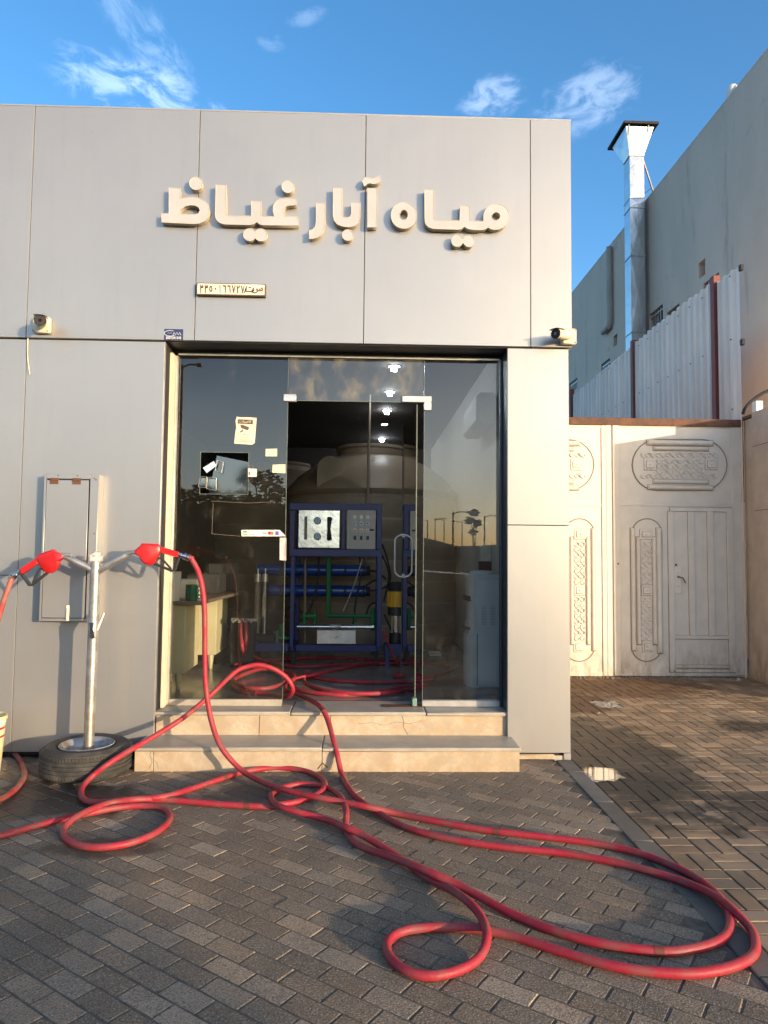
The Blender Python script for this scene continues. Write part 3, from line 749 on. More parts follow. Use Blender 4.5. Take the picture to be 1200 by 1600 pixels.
# ------------------------------------------------------------------ security cameras
def seccam(px0, py0, px1, py1, aim, tiltz, label, wallface, onb):
    a, c_ = at_y(px0, py0, wallface-.04), at_y(px1, py1, wallface-.04)
    cx, cz = (a.x+c_.x)/2, (a.z+c_.z)/2
    t = thing('security_camera', (cx, wallface, cz), label, 'camera', 'cameras on the facade')
    b = MB(); b.box(a.x, c_.x, wallface-.045, wallface-.001, c_.z, a.z, .008); b.build('junction_box', 'cream', t)
    b = MB()
    for sx in (a.x+.012, c_.x-.012):
        for sz in (c_.z+.012, a.z-.012): b.cyl((sx, wallface-.0455, sz), (sx, wallface-.047, sz), .005, n=8)
    o = b.build('screws', 'rust', t); o['kind'] = 'stuff'
    d = Vector((math.sin(aim), -math.cos(aim), tiltz)).normalized()
    o0 = Vector((cx, wallface-.045, cz)) + Vector(onb)
    b = MB(); b.cyl(o0+Vector((0, .0, 0)), o0+d*.05, .022, n=12); b.build('bracket', 'cream', t)
    c0 = o0+d*.03; u, w = frame_from(d)
    b = MB(); n = 20
    prof = lambda r: [u*(r*1.12*math.cos(2*math.pi*k/n))+w*(r*math.sin(2*math.pi*k/n)) for k in range(n)]
    vs = []; secs = [(0, .026), (.006, .034), (.12, .036), (.155, .038)]
    for s_, r in secs: vs += [c0+d*s_+q for q in prof(r)]
    fs = [tuple(range(n))[::-1]]
    for i in range(len(secs)-1):
        for k in range(n): fs.append((i*n+k, i*n+(k+1) % n, (i+1)*n+(k+1) % n, (i+1)*n+k))
    b.add(vs, fs)
    up = Vector((0, 0, 1)); top = (up-d*up.dot(d)).normalized(); sd = d.cross(top)
    b.add([c0+d*.05+sd*x+top*(.037+.006-abs(x)*.25) for x in (-.044, -.02, .02, .044)]+[c0+d*.175+sd*x+top*(.037+.006-abs(x)*.25) for x in (-.044, -.02, .02, .044)],
          [(0, 1, 5, 4), (1, 2, 6, 5), (2, 3, 7, 6)])
    body = b.build('body', 'cream', t, fix=False)
    b = MB(); b.cyl(c0+d*.12, c0+d*.1555, .0375, n=20); b.cyl(c0+d*.150, c0+d*.1575, .0385, .034, n=20); b.build('lens_cover', 'blackm', t)
    b = MB(); b.cyl(c0+d*.156, c0+d*.1595, .012, n=14); b.build('lens', 'carglass', t)
    return t
seccam(51, 495, 77, 520, R(22), -.16, 'pale bullet security camera at the left panel seam above the wall cabinet', U0, (.004, 0, .008))
seccam(877, 513, 901, 538, R(-48), -.12, 'pale square based security camera at the right corner of the facade', U0, (0, 0, 0))
cb = MB(); cp = [at_y(x, y, WALL_Y-.012) for x, y in ((46, 500), (43.5, 530), (43, 552), (44, 565), (46.5, 585))]
cb.tube(catmull(cp, .02), .004, 6); tag(cb.build('camera_cable', 'paper', fix=False), 'thin pale cable hanging below the left security camera', 'cable')

# ------------------------------------------------------------------ wall cabinet
KY = WALL_Y-.10
k0, k1 = at_y(70, 740, KY), at_y(157, 970, KY); KX0, KX1, KZ0, KZ1 = -2.318, -1.925, .995, 2.058
cab = thing('wall_cabinet', (KX0, WALL_Y, KZ0), 'tall narrow grey metal cabinet with rusty hinges mounted on the wall', 'cabinet')
KD = KX1-.062
b = MB(); b.box(KX0, KX1, KY+.012, WALL_Y-.001, KZ0, KZ1, .003); b.build('case', 'acp', cab)
b = MB(); t_ = .022
b.box(KX0, KX0+.016, KY, KY+.0115, KZ0, KZ1, .002); b.box(KD, KX1, KY, KY+.0115, KZ0, KZ1, .002)
b.box(KX0+.0165, KD-.0005, KY, KY+.0115, KZ1-.035, KZ1, .002); b.box(KX0+.0165, KD-.0005, KY, KY+.0115, KZ0, KZ0+.02, .002); b.build('front_frame', 'acp_edge', cab).data.materials[0] = M['acp']
b = MB(); b.box(KX0+.020, KD-.009, KY-.002, KY+.006, KZ0+.025, KZ1-.045, .002); dr = b.build('door', 'acp', cab)
MB().box(KX0+.0165, KD-.0005, KY+.0112, KY+.0122, KZ0+.021, KZ1-.036).build('gap', 'dark', cab)
for hx in (KX0+.075, KD-.095):
    b = MB(); b.box(hx-.03, hx+.03, KY-.007, KY-.0022, KZ1-.075, KZ1-.05, .001); b.box(hx-.03, hx+.03, KY-.007, KY-.0005, KZ1-.046, KZ1-.03, .001); b.cyl((hx-.03, KY-.008, KZ1-.048), (hx+.03, KY-.008, KZ1-.048), .004, n=8)
    b.build('hinge', 'rust', dr)
b = MB(); lx_ = KX0+.205; b.box(lx_-.013, lx_+.013, KY-.010, KY-.0023, KZ0+.005, KZ0+.115, .002); b.cyl((lx_, KY-.014, KZ0+.01), (lx_, KY-.014, KZ0+.10), .006, n=8); b.build('latch', 'paper', dr)
b = MB()
for (x, z) in ((KD+.03, KZ1-.03), (KX1-.02, KZ1-.04), (KX1-.02, (KZ0+KZ1)/2+.1), (KX0+.1, KZ1-.012), (KX0+.24, KZ1-.012)): b.cyl((x, KY-.0005, z), (x, KY-.003, z), .005, n=8)
b.build('screws', 'ink', cab)['kind'] = 'stuff'

# ------------------------------------------------------------------ hose stand: pole on a tyre
TX, TY = -1.862, 4.975
hs_ = thing('hose_stand', (TX, TY, 0), 'galvanised post with two slanted arms set in an old car tyre', 'stand')
prof = [(.165, .03), (.20, .008), (.255, .003), (.283, .022), (.291, .045), (.2925, .062), (.287, .064), (.287, .068), (.2935, .070), (.2935, .088), (.287, .090), (.287, .094), (.2935, .096), (.2935, .114), (.287, .116), (.287, .120), (.293, .122), (.292, .140), (.286, .142), (.286, .146), (.290, .148), (.283, .178), (.255, .197), (.20, .192), (.165, .17), (.160, .10)]
b = MB(); b.lathe(prof, (TX, TY, 0), n=64, closed=True)
tyre = b.build('tyre', 'rubber', hs_)
b = MB()
for k in range(84):
    a = 2*math.pi*k/84
    for (z0, z1, off) in ((.150, .170, 0), (.030, .050, .02)):
        xf = Matrix.Translation((TX, TY, 0)) @ Matrix.Rotation(a+off, 4, 'Z'); b.box(.282, .2925, -.0075, .0075, z0, z1, .002, xf)
o = b.build('tread_block', 'rubber', tyre); o['kind'] = 'stuff'
b = MB(); b.lathe([(.172, .188), (.160, .170), (.150, .150), (.146, .125), (.122, .122), (.113, .142), (.100, .150), (.088, .142), (.076, .112), (.0, .108)], (TX, TY, 0), n=48)
b.lathe([(.176, .184), (.180, .192), (.176, .197), (.170, .190)], (TX, TY, 0), n=48, closed=True)
rim = b.build('rim', 'rim', hs_, fix=False)
for k in range(5):
    a = 2*math.pi*k/5+.5; xf = Matrix.Translation((TX, TY, 0)) @ Matrix.Rotation(a, 4, 'Z')
    MB().box(.122, .145, -.022, .022, .1235, .1275, .002, xf).build('wheel_hole', 'blackm', rim)
PB = Vector((TX+.012, TY, .10)); PT = Vector((at_y(150, 868, TY).x, TY, at_y(150, 868, TY).z))
b = MB(); b.cyl(PB, PT, .0345, .0345, n=28); pole = b.build('pole', 'galv', hs_)
b = MB(); b.box(PT.x-.040, PT.x+.040, TY-.036, TY+.036, PT.z-.045, PT.z+.002, .01)
b.add([(PT.x-.04, TY-.03, PT.z), (PT.x+.04, TY-.034, PT.z-.004), (PT.x+.03, TY+.02, PT.z+.022), (PT.x-.02, TY+.02, PT.z+.03), (PT.x+.0, TY-.036, PT.z+.02)], [(0, 1, 4), (1, 2, 4), (2, 3, 4), (3, 0, 4)])
b.build('tape', 'plasticbag', hs_, smooth=False)
def arm(pa, pb, yb):
    A = at_y(*pa, TY); B = at_y(*pb, yb); b = MB(); B2 = A+(B-A)*.93
    b.tube([A, A+(B-A)*.5, B2, B], [.0225, .0225, .0225, .012], 16); b.build('arm', 'galv', hs_); return A, B
LA = arm((150, 893), (97, 867), TY-.02); RA = arm((150, 895), (206, 862), TY-.02)
b = MB(); hk = at_y(144, 985, TY-.04)
b.box(hk.x-.012, hk.x+.018, TY-.058, TY-.030, hk.z-.055, hk.z+.055, .003, Matrix.Translation(hk) @ Matrix.Rotation(R(-6), 4, 'Y') @ Matrix.Translation(-hk)); b.build('bracket', 'steel', hs_)
b = MB(); b.tube([at_y(152, 985, TY), at_y(163, 958, TY+.03)], .012, 8); b.build('bracket', 'galv', hs_)

# ------------------------------------------------------------------ fuelling nozzles
def nozzle(A, flip, o, sc, name_label, tiltdeg, Y):
    """A: pixel->local map; drawn in local metres with spout to the left; flip mirrors it"""
    t = thing('fill_nozzle', tuple(o), name_label, 'nozzle', 'red fill nozzles on the hose stand')
    ca, sa = math.cos(R(tiltdeg)), math.sin(R(tiltdeg))
    def P(x, z, y=0):
        x, z = x*ca-z*sa, x*sa+z*ca
        return (o[0]+(-x if flip else x)*sc, o[1]+y, o[2]+z*sc)
    def slab(pts, hw, nm, m, c=.008, par=None):
        # chamfered slab: outline inset towards both faces
        cx = sum(p[0] for p in pts)/len(pts); cz = sum(p[1] for p in pts)/len(pts); n = len(pts); vs = []
        ins = [(cx+(x-cx)*(1-c/.06), cz+(z-cz)*(1-c/.06)) for x, z in pts]
        for q, y in ((ins, -hw), (pts, -hw+c), (pts, hw-c), (ins, hw)): vs += [P(x, z, y) for x, z in q]
        fs = [tuple(range(n))[::-1], tuple(range(3*n, 4*n))]
        for i in range(3):
            for k in range(n): fs.append((i*n+k, i*n+(k+1) % n, (i+1)*n+(k+1) % n, (i+1)*n+k))
        b = MB(); b.add(vs, fs); return b.build(nm, m, par or t)
    slab([(-.095, .030), (-.062, .062), (-.055, .080), (.050, .085), (.072, .066), (.074, .03), (.045, -.052), (.020, -.066), (-.022, -.060), (-.055, -.030), (-.060, -.012), (-.095, .000)], .030, 'body', 'red', .011)
    slab([(.060, .070), (.205, .040), (.205, .004), (.190, .002), (.070, .028)], .019, 'grip', 'red', .006)
    b = MB()
    for q in ([(.040, -.052), (.165, -.092), (.185, -.085), (.205, .000)],): b.tube([P(*p) for p in q], .0105, 6)
    b.tube([P(.040, -.045), P(.055, -.018), P(.075, -.008), P(.095, -.020), P(.160, -.080)], .0075, 6)
    b.tube([P(.175, -.088), P(.195, -.004)], .007, 6)
    b.build('trigger_guard', 'blackm', t)
    b = MB(); b.tube([P(.045, -.04), P(.058, -.030), P(.072, -.012)], .006, 6); b.build('trigger', 'steel', t)
    b = MB(); b.tube([P(-.093, .014), P(-.118, .012), P(-.150, -.002)], [.017, .013, .0125], 12); b.build('spout', 'galv', t)
    b = MB(); b.cyl(P(.204, .021), P(.222, .018), .021, n=8); b.cyl(P(.222, .018), P(.240, .015), .016, n=12); b.cyl(P(.236, .016), P(.258, .011), .024, .024, n=16); b.cyl(P(.266, .009), P(.276, .007), .0255, n=14)
    b.build('coupling', 'steel', t)
    return P(.245, .014), P(.30, .0)
oR = at_y(233, 868, TY-.03); eR = nozzle(None, False, oR, 1.0, 'red fill nozzle on the right arm, hose hanging before the glass', -4, TY)
oL = at_y(79, 880, TY-.03); eL = nozzle(None, True, oL, 1.0, 'red fill nozzle on the left arm in front of the wall cabinet', 17-40, TY)

# ------------------------------------------------------------------ hoses
HR = .0180
def hpath(rows, step=.03):
    pts = []
    for r in rows:
        px, py = r[0], r[1]
        if len(r) == 2: p = at_z(px, py, HR+.002)
        elif r[2] == 'z': p = at_z(px, py, r[3])
        elif r[2] == 'y': p = at_y(px, py, r[3])
        else: p = Vector(r[3])
        pts.append(p)
    return catmull(pts, step)
def hose(rows, label, m='hose', grp='red rubber water hoses', joints=(), r=HR, nm='water_hose', raw=None):
    P = raw or hpath(rows); b = MB(); hr_ = random.Random(len(P)); ph = [hr_.uniform(0, 6) for _ in range(3)]
    b.tube(P, [r*(1+.022*math.sin(i*.21+ph[0])+.018*math.sin(i*.067+ph[1])+.012*math.sin(i*.9+ph[2])) for i in range(len(P))], 16); o = b.build(nm, m, fix=False); WM[o.name] = Matrix(); tag(o, label, 'hose', grp)
    for f in joints:
        i = int(f*(len(P)-2)); d = (P[i+1]-P[i]).normalized(); b = MB(); b.cyl(P[i]-d*.018, P[i]+d*.018, r+.0015, n=14); b.build('tape_band', 'oxide', o)
    return o
# long hose of the right nozzle, round the big loop and back up the steps
A3 = at_y(286, 866, TY-.03)
rows = [(0, 0, 'p', eR[0]), (0, 0, 'p', eR[1]), (300, 875, 'y', TY-.03), (308, 889, 'y', TY-.03), (315, 912, 'y', TY-.04), (319, 945, 'y', 4.94), (320, 985, 'y', 4.93), (320, 1025, 'y', 4.92), (321.5, 1072, 'y', 4.92), (330, 1125, 'y', 4.90), (346, 1168, 'y', 4.84),
        (377, 1203, 'z', .07), (408, 1221, 'z', .05), (445, 1234, 'z', .064), (497, 1246, 'z', .066), (535, 1253, 'z', .055), (575, 1261, 'z', .052), (620, 1271), (680, 1283), (760, 1297), (880, 1311), (950, 1321), (1013, 1338), (1060, 1357), (1093, 1375), (1122, 1399), (1137, 1422), (1141, 1444), (1134, 1462), (1112, 1475), (1080, 1483), (1040, 1487), (960, 1478), (880, 1459), (800, 1428),
        (720, 1385, 'z', .04), (680, 1367, 'z', .06), (640, 1350, 'z', .062), (600, 1335, 'z', .045), (565, 1323), (547, 1308), (540, 1291), (541, 1268, 'z', .05), (532, 1245, 'z', .035), (508, 1230, 'z', .026), (473, 1225), (441, 1231), (425, 1240), (425, 1250, 'z', .035), (435, 1259, 'z', .055), (462, 1268, 'z', .05), (510, 1281, 'z', .03), (540, 1293, 'z', .06), (567, 1305, 'z', .045), (620, 1338, 'z', .024),
        (665, 1370), (700, 1387, 'z', .03), (735, 1412, 'z', .045), (755, 1438, 'z', .04), (761, 1465, 'z', .045), (752, 1492, 'z', .025), (730, 1510), (700, 1521), (665, 1525), (632, 1516), (611, 1498), (604, 1480), (612, 1464), (637, 1453), (680, 1449), (735, 1450), (760, 1454), (800, 1462), (880, 1488), (960, 1510), (1040, 1520), (1095, 1520), (1145, 1510), (1175, 1494), (1181, 1475), (1172, 1450), (1140, 1417, 'z', .045), (1110, 1396, 'z', .035), (1065, 1377), (1010, 1360), (960, 1347), (880, 1333), (800, 1325), (720, 1314), (660, 1301), (620, 1286),
        (585, 1266), (560, 1249), (546, 1233), (534, 1210), (527, 1180, 'y', 4.96), (519, 1149, 'y', 5.09), (512, 1125, 'y', 5.21), (502, 1106, 'y', 5.31), (485, 1094, 'z', .362), (463, 1084, 'z', .358), (445, 1077, 'z', .357), (452, 1066, 'z', .357)]
hose(rows, 'bright red hose from the right nozzle lying in a big loop across the pavement', joints=(.13, .2, .31, .93))
# hose arching out of the doorway and down over the tyre to the small loop on the left
rows = [(400, 1083, 'z', .357), (425, 1086, 'z', .358), (446, 1089, 'y', 5.60), (456, 1083, 'y', 5.51), (457, 1073, 'y', 5.47), (446, 1057, 'y', 5.45), (427, 1045, 'y', 5.43), (405, 1039, 'y', 5.42), (385, 1042, 'y', 5.41), (366, 1051, 'y', 5.38), (330, 1085, 'y', 5.32), (287, 1121, 'y', 5.16), (240, 1151, 'y', 5.0), (200, 1174, 'y', 4.82), (170, 1193, 'y', 4.70), (145, 1212, 'z', .07), (130, 1228, 'z', .035), (127, 1242), (136, 1252), (160, 1254), (200, 1250, 'z', .026), (255, 1245, 'z', .04), (300, 1232), (345, 1217), (390, 1204), (430, 1200), (470, 1203), (497, 1213), (508, 1225, 'z', .026), (503, 1236, 'z', .03), (488, 1245), (467, 1252), (440, 1257), (410, 1260), (350, 1257), (290, 1252), (250, 1249, 'z', .024), (212, 1249, 'z', .05), (175, 1254, 'z', .04), (140, 1266, 'z', .05), (112, 1281, 'z', .05), (99, 1297), (103, 1311), (125, 1321), (156, 1324), (200, 1318), (238, 1304), (260, 1288), (266, 1275), (255, 1264), (227, 1259), (184, 1262), (142, 1270, 'z', .024), (108, 1277), (57, 1290), (0, 1306), (-60, 1316), (-140, 1330)]
hose(rows, 'dusty red hose arching out of the doorway and curling in a small ring at left', joints=(.17, .42, .6), m='hose')
# hose of the left nozzle
rows = [(0, 0, 'p', eL[0]), (0, 0, 'p', eL[1]), (18, 905, 'y', TY-.04), (8, 932, 'y', TY-.05), (-2, 965, 'y', 4.93), (-14, 1010, 'y', 4.92), (-26, 1070, 'y', 4.9), (-36, 1130, 'y', 4.86), (-30, 1180, 'z', .06), (-60, 1215), (-95, 1200), (-70, 1172), (-20, 1164), (10, 1168, 'z', .03), (25, 1180), (35, 1195), (38, 1209), (32, 1224), (16, 1240), (-5, 1251), (-50, 1266), (-120, 1275)]
hose(rows, 'faded hose of the left nozzle coming round behind the yellow bucket', m='hosed')
# coils on the shop floor
def ring_pts(cx, cy, rx, ry, a0, a1, z=.357, n=None, wob=0):
    n = n or max(6, int(abs(a1-a0)/20)); out = []
    for i in range(n+1):
        a = R(a0+(a1-a0)*i/n); out.append((cx+rx*math.cos(a)+wob*math.sin(a*3+1), cy+ry*math.sin(a), 'z', z+.012*(1+math.sin(a*2+i))*.5))
    return out
rows = [(377, 968, 'y', 7.3), (377, 990, 'y', 7.25), (379, 1015, 'y', 7.2), (384, 1032, 'z', .37)]+ring_pts(505, 1045, 145, 17, 200, 400)+ring_pts(590, 1052, 112, 14, 40, 190)+ring_pts(570, 1062, 96, 22, 190, 20, .36)+[(560, 1085, 'z', .357), (505, 1084, 'z', .357), (462, 1076, 'z', .36), (457, 1063, 'z', .37), (500, 1052, 'z', .40), (550, 1042, 'z', .40), (590, 1036, 'z', .38)]
hose(rows, 'red hose coiled in wide rings on the tiled shop floor', joints=(.3, .7))
rows = [(384, 968, 'y', 7.3), (385, 1000, 'y', 7.2), (378, 1035, 'z', .38)]+ring_pts(405, 1060, 42, 16, 200, 20, .36)+ring_pts(420, 1058, 40, 13, 20, -120, .375)+[(365, 1062, 'z', .36), (372, 1078, 'z', .357), (400, 1084, 'z', .357)]
hose(rows, 'red hose hanging from the reel and coiled beside the desk', r=.019)
rows = [(600, 985, 'y', 7.45), (606, 1005, 'y', 7.4), (618, 1028, 'y', 7.2), (628, 1040, 'z', .36), (640, 1050, 'z', .36), (672, 1056, 'z', .357), (700, 1049, 'z', .357), (703, 1043, 'z', .357), (680, 1037, 'z', .357), (620, 1036, 'z', .358), (540, 1038, 'z', .358), (470, 1042, 'z', .36), (420, 1034, 'z', .37), (392, 1022, 'y', 7.4), (384, 1002, 'y', 7.5)]
hose(rows, 'thin dark red hose running behind the coils to the pump', r=.014, m='hose')

# ------------------------------------------------------------------ side yard gate
GY = 9.24
def g5(x, y, off=0): p = at_y(870+x/3.6364, 640+y/3.6364, GY); return (p.x, p.z)
gate = thing('metal_gate', (3.9, GY, -.05), 'white double leaf steel gate with ornaments and a small wicket door', 'gate')
def gbox(x0, y0, x1, y1, d0, d1, c=.004, b=None):
    (X0, Z0), (X1, Z1) = g5(x0, y1), g5(x1, y0); (b or MB()).box(X0, X1, GY-d1, GY-d0, Z0, Z1, c); return b
(gx0, gzb), (gx1, gzt) = g5(-250, 1512), g5(1042, 84)
mx = g5(308, 800)[0]
def leaf(x0, x1, nm):
    b = MB(); b.box(x0, x1, GY, GY+.04, gzb, gzt, .004); return b.build(nm, 'gate', gate)
L1 = leaf(gx0, mx-.004, 'leaf'); L2 = leaf(mx+.004, gx1, 'leaf')
def gpart(par, nm, rects, d1, m='gate', c=.004):
    b = MB()
    for r in rects: gbox(*r[:4], 0.0005, d1, c, b)
    return b.build(nm, m, par)
gpart(L2, 'stile', [(326, 86, 352, 1510)], .022); gpart(L2, 'stile', [(1012, 86, 1040, 1510)], .012)
gpart(L1, 'stile', [(262, 86, 282, 1510)], .014); gpart(L1, 'stile', [(288, 86, 305, 1510)], .02)
gpart(L2, 'rail', [(354, 538, 1010, 546)], .007); gpart(L1, 'rail', [(-200, 538, 258, 546)], .007)
gpart(L2, 'bottom_rail', [(354, 1496, 1010, 1512)], .010); gpart(L1, 'bottom_rail', [(-200, 1490, 260, 1512)], .010)
gpart(L2, 'top_rail', [(354, 86, 1010, 98)], .008); gpart(L1, 'top_rail', [(-200, 86, 260, 98)], .008)
def stadium(x0, y0, x1, y1, n=10):
    if x1-x0 > y1-y0:
        r = (y1-y0)/2; return arc(x1-r, (y0+y1)/2, r, r, -90, 90, n)+arc(x0+r, (y0+y1)/2, r, r, 90, 270, n)
    r = (x1-x0)/2; return arc((x0+x1)/2, y0+r, r, r, 180, 360, n)+arc((x0+x1)/2, y1-r, r, r, 0, 180, n)
def bump(par, x0, y0, x1, y1):
    """half round moulding along its long side"""
    (X0, Z0), (X1, Z1) = g5(x0, y1), g5(x1, y0); b = MB(); n = 6
    vert = (Z1-Z0) > (X1-X0); w = (X1-X0 if vert else Z1-Z0)/2; vs = []
    for e in (0, 1):
        for k in range(n+1):
            a = math.pi*k/n; o_ = w*math.cos(a); h = w*1.1*math.sin(a)
            if vert: vs.append(((X0+X1)/2+o_, GY-.006-h, Z1-abs(0)-(w*.5*math.sin(a)) if e else Z0+w*.5*math.sin(a)))
            else: vs.append((X1-w*.5*math.sin(a) if e else X0+w*.5*math.sin(a), GY-.006-h, (Z0+Z1)/2+o_))
    fs = [tuple(range(n+1)), tuple(range(n+1, 2*n+2))]+[(k, k+1, n+2+k, n+1+k) for k in range(n)]
    b.mat('gate').add(vs, fs); b.mat('grime').box(X0-.006, X1+.006, GY-.0078, GY-.0005, Z0-.008, Z1+.004)  # dark plate paints contact shade and grime under the moulding
    b.build('moulding', None, par)
def rosette(par, x0, y0, x1, y1):
    b = MB().mat('gate2'); w = (x1-x0)*.18
    gbox(x0, y0, x1, y1, .0055, .016, .003, b); gbox(x0+w, y0+w, x1-w, y1-w, .0155, .026, .003, b)
    b.mat('grime'); gbox(x0-2, y0-1, x1+2, y1+3, .0005, .0075, 0, b); gbox(x0+w-2, y0+w-2, x1-w+2, y1-w+3, .015, .0168, 0, b); b.mat('gate2')  # dark under-plates: painted crease shade and grime round the rosette
    X, Z = g5((x0+x1)/2, (y0+y1)/2); b.cyl((X, GY-.0255, Z), (X, GY-.036, Z), .014, .007, 10); b.build('rosette', None, par)
def rope(par, rows, nm='scroll_row'):
    for (x0, y0, x1, y1) in rows:
        ln = math.hypot(x1-x0, y1-y0); n = int(ln/28)+1; b = MB()
        for i in range(n):
            t = i/(n-1) if n > 1 else 0; X, Z = g5(x0+(x1-x0)*t, y0+(y1-y0)*t); r = .030; sg = 1 if i % 2 else -1
            vert = abs(y1-y0) > abs(x1-x0); P = []
            for k in range(9):
                a = R(-20+k*35) if not vert else R(70+k*35)
                P.append((X+r*math.cos(a)*(1 if not vert else sg), GY-.015-.004*sg*math.cos(a*1.0), Z+r*.9*math.sin(a)*(sg if not vert else 1)))
            b.tube(P, .0085, 5)
        b.build(nm, 'gate2', par, fix=False)['kind'] = 'stuff'
def ornaments(par, fx):
    def S(x0, y0, x1, y1):
        a, c_ = fx(x0), fx(x1); return (min(a, c_), y0, max(a, c_), y1)
    for q in ((428, 170, 965, 460), (425, 620, 595, 1430)):
        s_ = S(*q); ol = [g5(*p) for p in stadium(*s_, 12)]
        o = outline_obj('oval_plate', [ol], GY-.0065, .006, par, 'gate', 'gate')
        b = MB(); b.tube([(x, GY-.006, z) for x, z in ol], .008, 6, closed=True); b.build('oval_bead', 'grime', par)  # dark bead paints edge shade and grime round the oval
    for q in ((510, 178, 885, 202), (545, 213, 860, 232), (545, 401, 860, 419), (515, 433, 885, 454), (424, 672, 440, 1370), (455, 722, 471, 1335), (546, 722, 562, 1335), (570, 672, 592, 1385)): bump(par, *S(*q))
    for q in ((495, 283, 560, 343), (842, 281, 908, 341), (470, 680, 540, 735), (480, 998, 540, 1055), (485, 1320, 542, 1375)): rosette(par, *S(*q))
    rope(par, [(fx(490), 258, fx(898), 258), (fx(580), 294, fx(818), 294), (fx(580), 322, fx(818), 322), (fx(580), 350, fx(818), 350), (fx(490), 378, fx(898), 378),
               (fx(492), 765, fx(492), 980), (fx(524), 765, fx(524), 980), (fx(492), 1078, fx(492), 1298), (fx(524), 1078, fx(524), 1298)])
ornaments(L2, lambda x: x)
LX = lambda x: (638-x) if True else x
def fxl(x): return 638-x
ornaments(L1, fxl)
# wicket
wk = gpart(L2, 'wicket_door', [(662, 580, 975, 1470)], .004)
for nm, q, d in (('frame', (640, 560, 998, 578), .020), ('frame', (640, 579, 660, 1492), .020), ('frame', (978, 579, 998, 1492), .020), ('frame', (661, 1476, 977, 1492), .020)):
    b = MB().mat('gate'); gbox(*q, .0005, d, .004, b); b.mat('grime'); gbox(q[0]-2, q[1]-2, q[2]+2, q[3]+2, .0006, .0052 if q[2]-q[0] < 40 else .0056, 0, b); b.build(nm, None, L2)  # dark outlines paint contact shade and grime round frames, battens and crossbars
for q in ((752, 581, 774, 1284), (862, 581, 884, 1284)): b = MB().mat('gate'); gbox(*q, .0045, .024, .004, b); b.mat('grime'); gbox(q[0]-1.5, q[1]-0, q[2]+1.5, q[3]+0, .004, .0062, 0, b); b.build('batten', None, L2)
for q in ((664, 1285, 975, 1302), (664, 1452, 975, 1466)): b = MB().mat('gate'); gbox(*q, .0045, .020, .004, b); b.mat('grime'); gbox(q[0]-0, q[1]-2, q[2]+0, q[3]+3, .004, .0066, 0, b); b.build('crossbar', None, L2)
b = MB(); gbox(666, 892, 704, 1046, .0045, .016, .003, b); b.build('lock_plate', 'gate2', L2)
(ax0, az0), (ax1, az1) = g5(684, 950), g5(722, 985)
b = MB(); b.tube([(ax0, GY-.016, az0), (ax0, GY-.05, az0), (ax0+.05, GY-.055, az0-.01), (ax1, GY-.05, az1)], .008, 8); (kx, kz) = g5(676, 882); b.cyl((kx, GY-.004, kz), (kx, GY-.012, kz), .014, n=10)
b.build('lock_handle', 'rust', L2)
b = MB(); (kx, kz) = g5(345, 875); b.cyl((kx, GY-.022, kz), (kx, GY-.026, kz), .012, n=10); b.build('bolt_hole', 'ink', L2)
(x0_, z0_), (x1_, z1_) = g5(-250, 82), g5(1052, 60)
MB().box(x0_, x1_, GY-.03, GY+.06, z0_, z1_, .004).build('lintel_tube', 'rust', gate)
(x0_, _z), (x1_, _z2) = g5(1043, 600), g5(1058, 600)
MB().box(x0_+.002, x1_+.02, GY-.01, GY+.05, z0_-1.0, z0_-.002, .004).build('gate_post', 'rust', gate)
MB().box(x0_+.002, x1_+.02, GY-.01, GY+.05, gzb, z0_-1.004, .004).build('gate_post', 'gate', gate)

# ------------------------------------------------------------------ yard wall at right, running towards the street
yw = thing('yard_wall', (5.15, 8.5, -.06), 'peeling cream plastered wall beside the gate at the right edge', 'wall')
(wx, wz) = g5(1060, 60)
XA = at_y(1177, 800, 9.0).x
ztop = at_y(1177, 645, 9.0).z
MB().box(XA, XA+.25, 8.30, 9.0, -.2, ztop, .006).build('pier', 'plaster', yw)
MB().box(XA+.003, XA+.247, 7.40, 8.299, -.2, ztop-.10, .006).build('low_part', 'plaster', yw)
b = MB(); b.box(x1_+.022, XA+.20, 9.01, 9.22, -.2, ztop-.06, .006); b.build('return', 'plaster', yw)
b = MB(); b.box(x1_-.01, XA+.24, 9.0+.002, 9.26, ztop-.058, ztop-.02, .003); b.build('rusty_flashing', 'rust', yw)
b = MB()
jr = random.Random(5); zz = gzb+.1; pts = []
for k in range(24): pts.append((x1_+.018+jr.uniform(-.004, .028), 9.005, zz+k*(ztop-zz-.1)/24))
for k in range(23):
    a_, c_ = pts[k], pts[k+1]; b.add([(x1_+.012, 9.004, a_[2]), (a_[0]+.012, 9.004, a_[2]), (c_[0]+.012, 9.004, c_[2]), (x1_+.012, 9.004, c_[2])], [(0, 1, 2, 3)])
b.build('broken_edge', 'ink', yw, fix=False)['kind'] = 'stuff'
b = MB(); b.box(XA-.002, XA+.003, 8.3, 8.98, 2.93, 2.938); b.box(XA-.002, XA+.003, 8.1, 8.96, 2.1, 2.107); b.build('crack', 'ink', yw)
p_a, p_b = at_y(1176, 628, 9.0), at_y(1187, 642, 9.0)
tag(MB().box(p_a.x, p_b.x, 8.92, 9.02, ztop+.0005, p_a.z, .004).build('wall_block', 'white'), 'small sunlit white block standing on the yard wall', 'block')
cpt = [at_y(x, y, 9.15) for x, y in ((1161, 647), (1163, 640), (1171, 630), (1183, 620), (1197, 612), (1215, 606))]
b = MB(); b.tube(catmull(cpt, .03), .022, 8); tag(b.build('cable', 'blackm', fix=False), 'thick black cable arching over the yard wall by the gate post', 'cable')

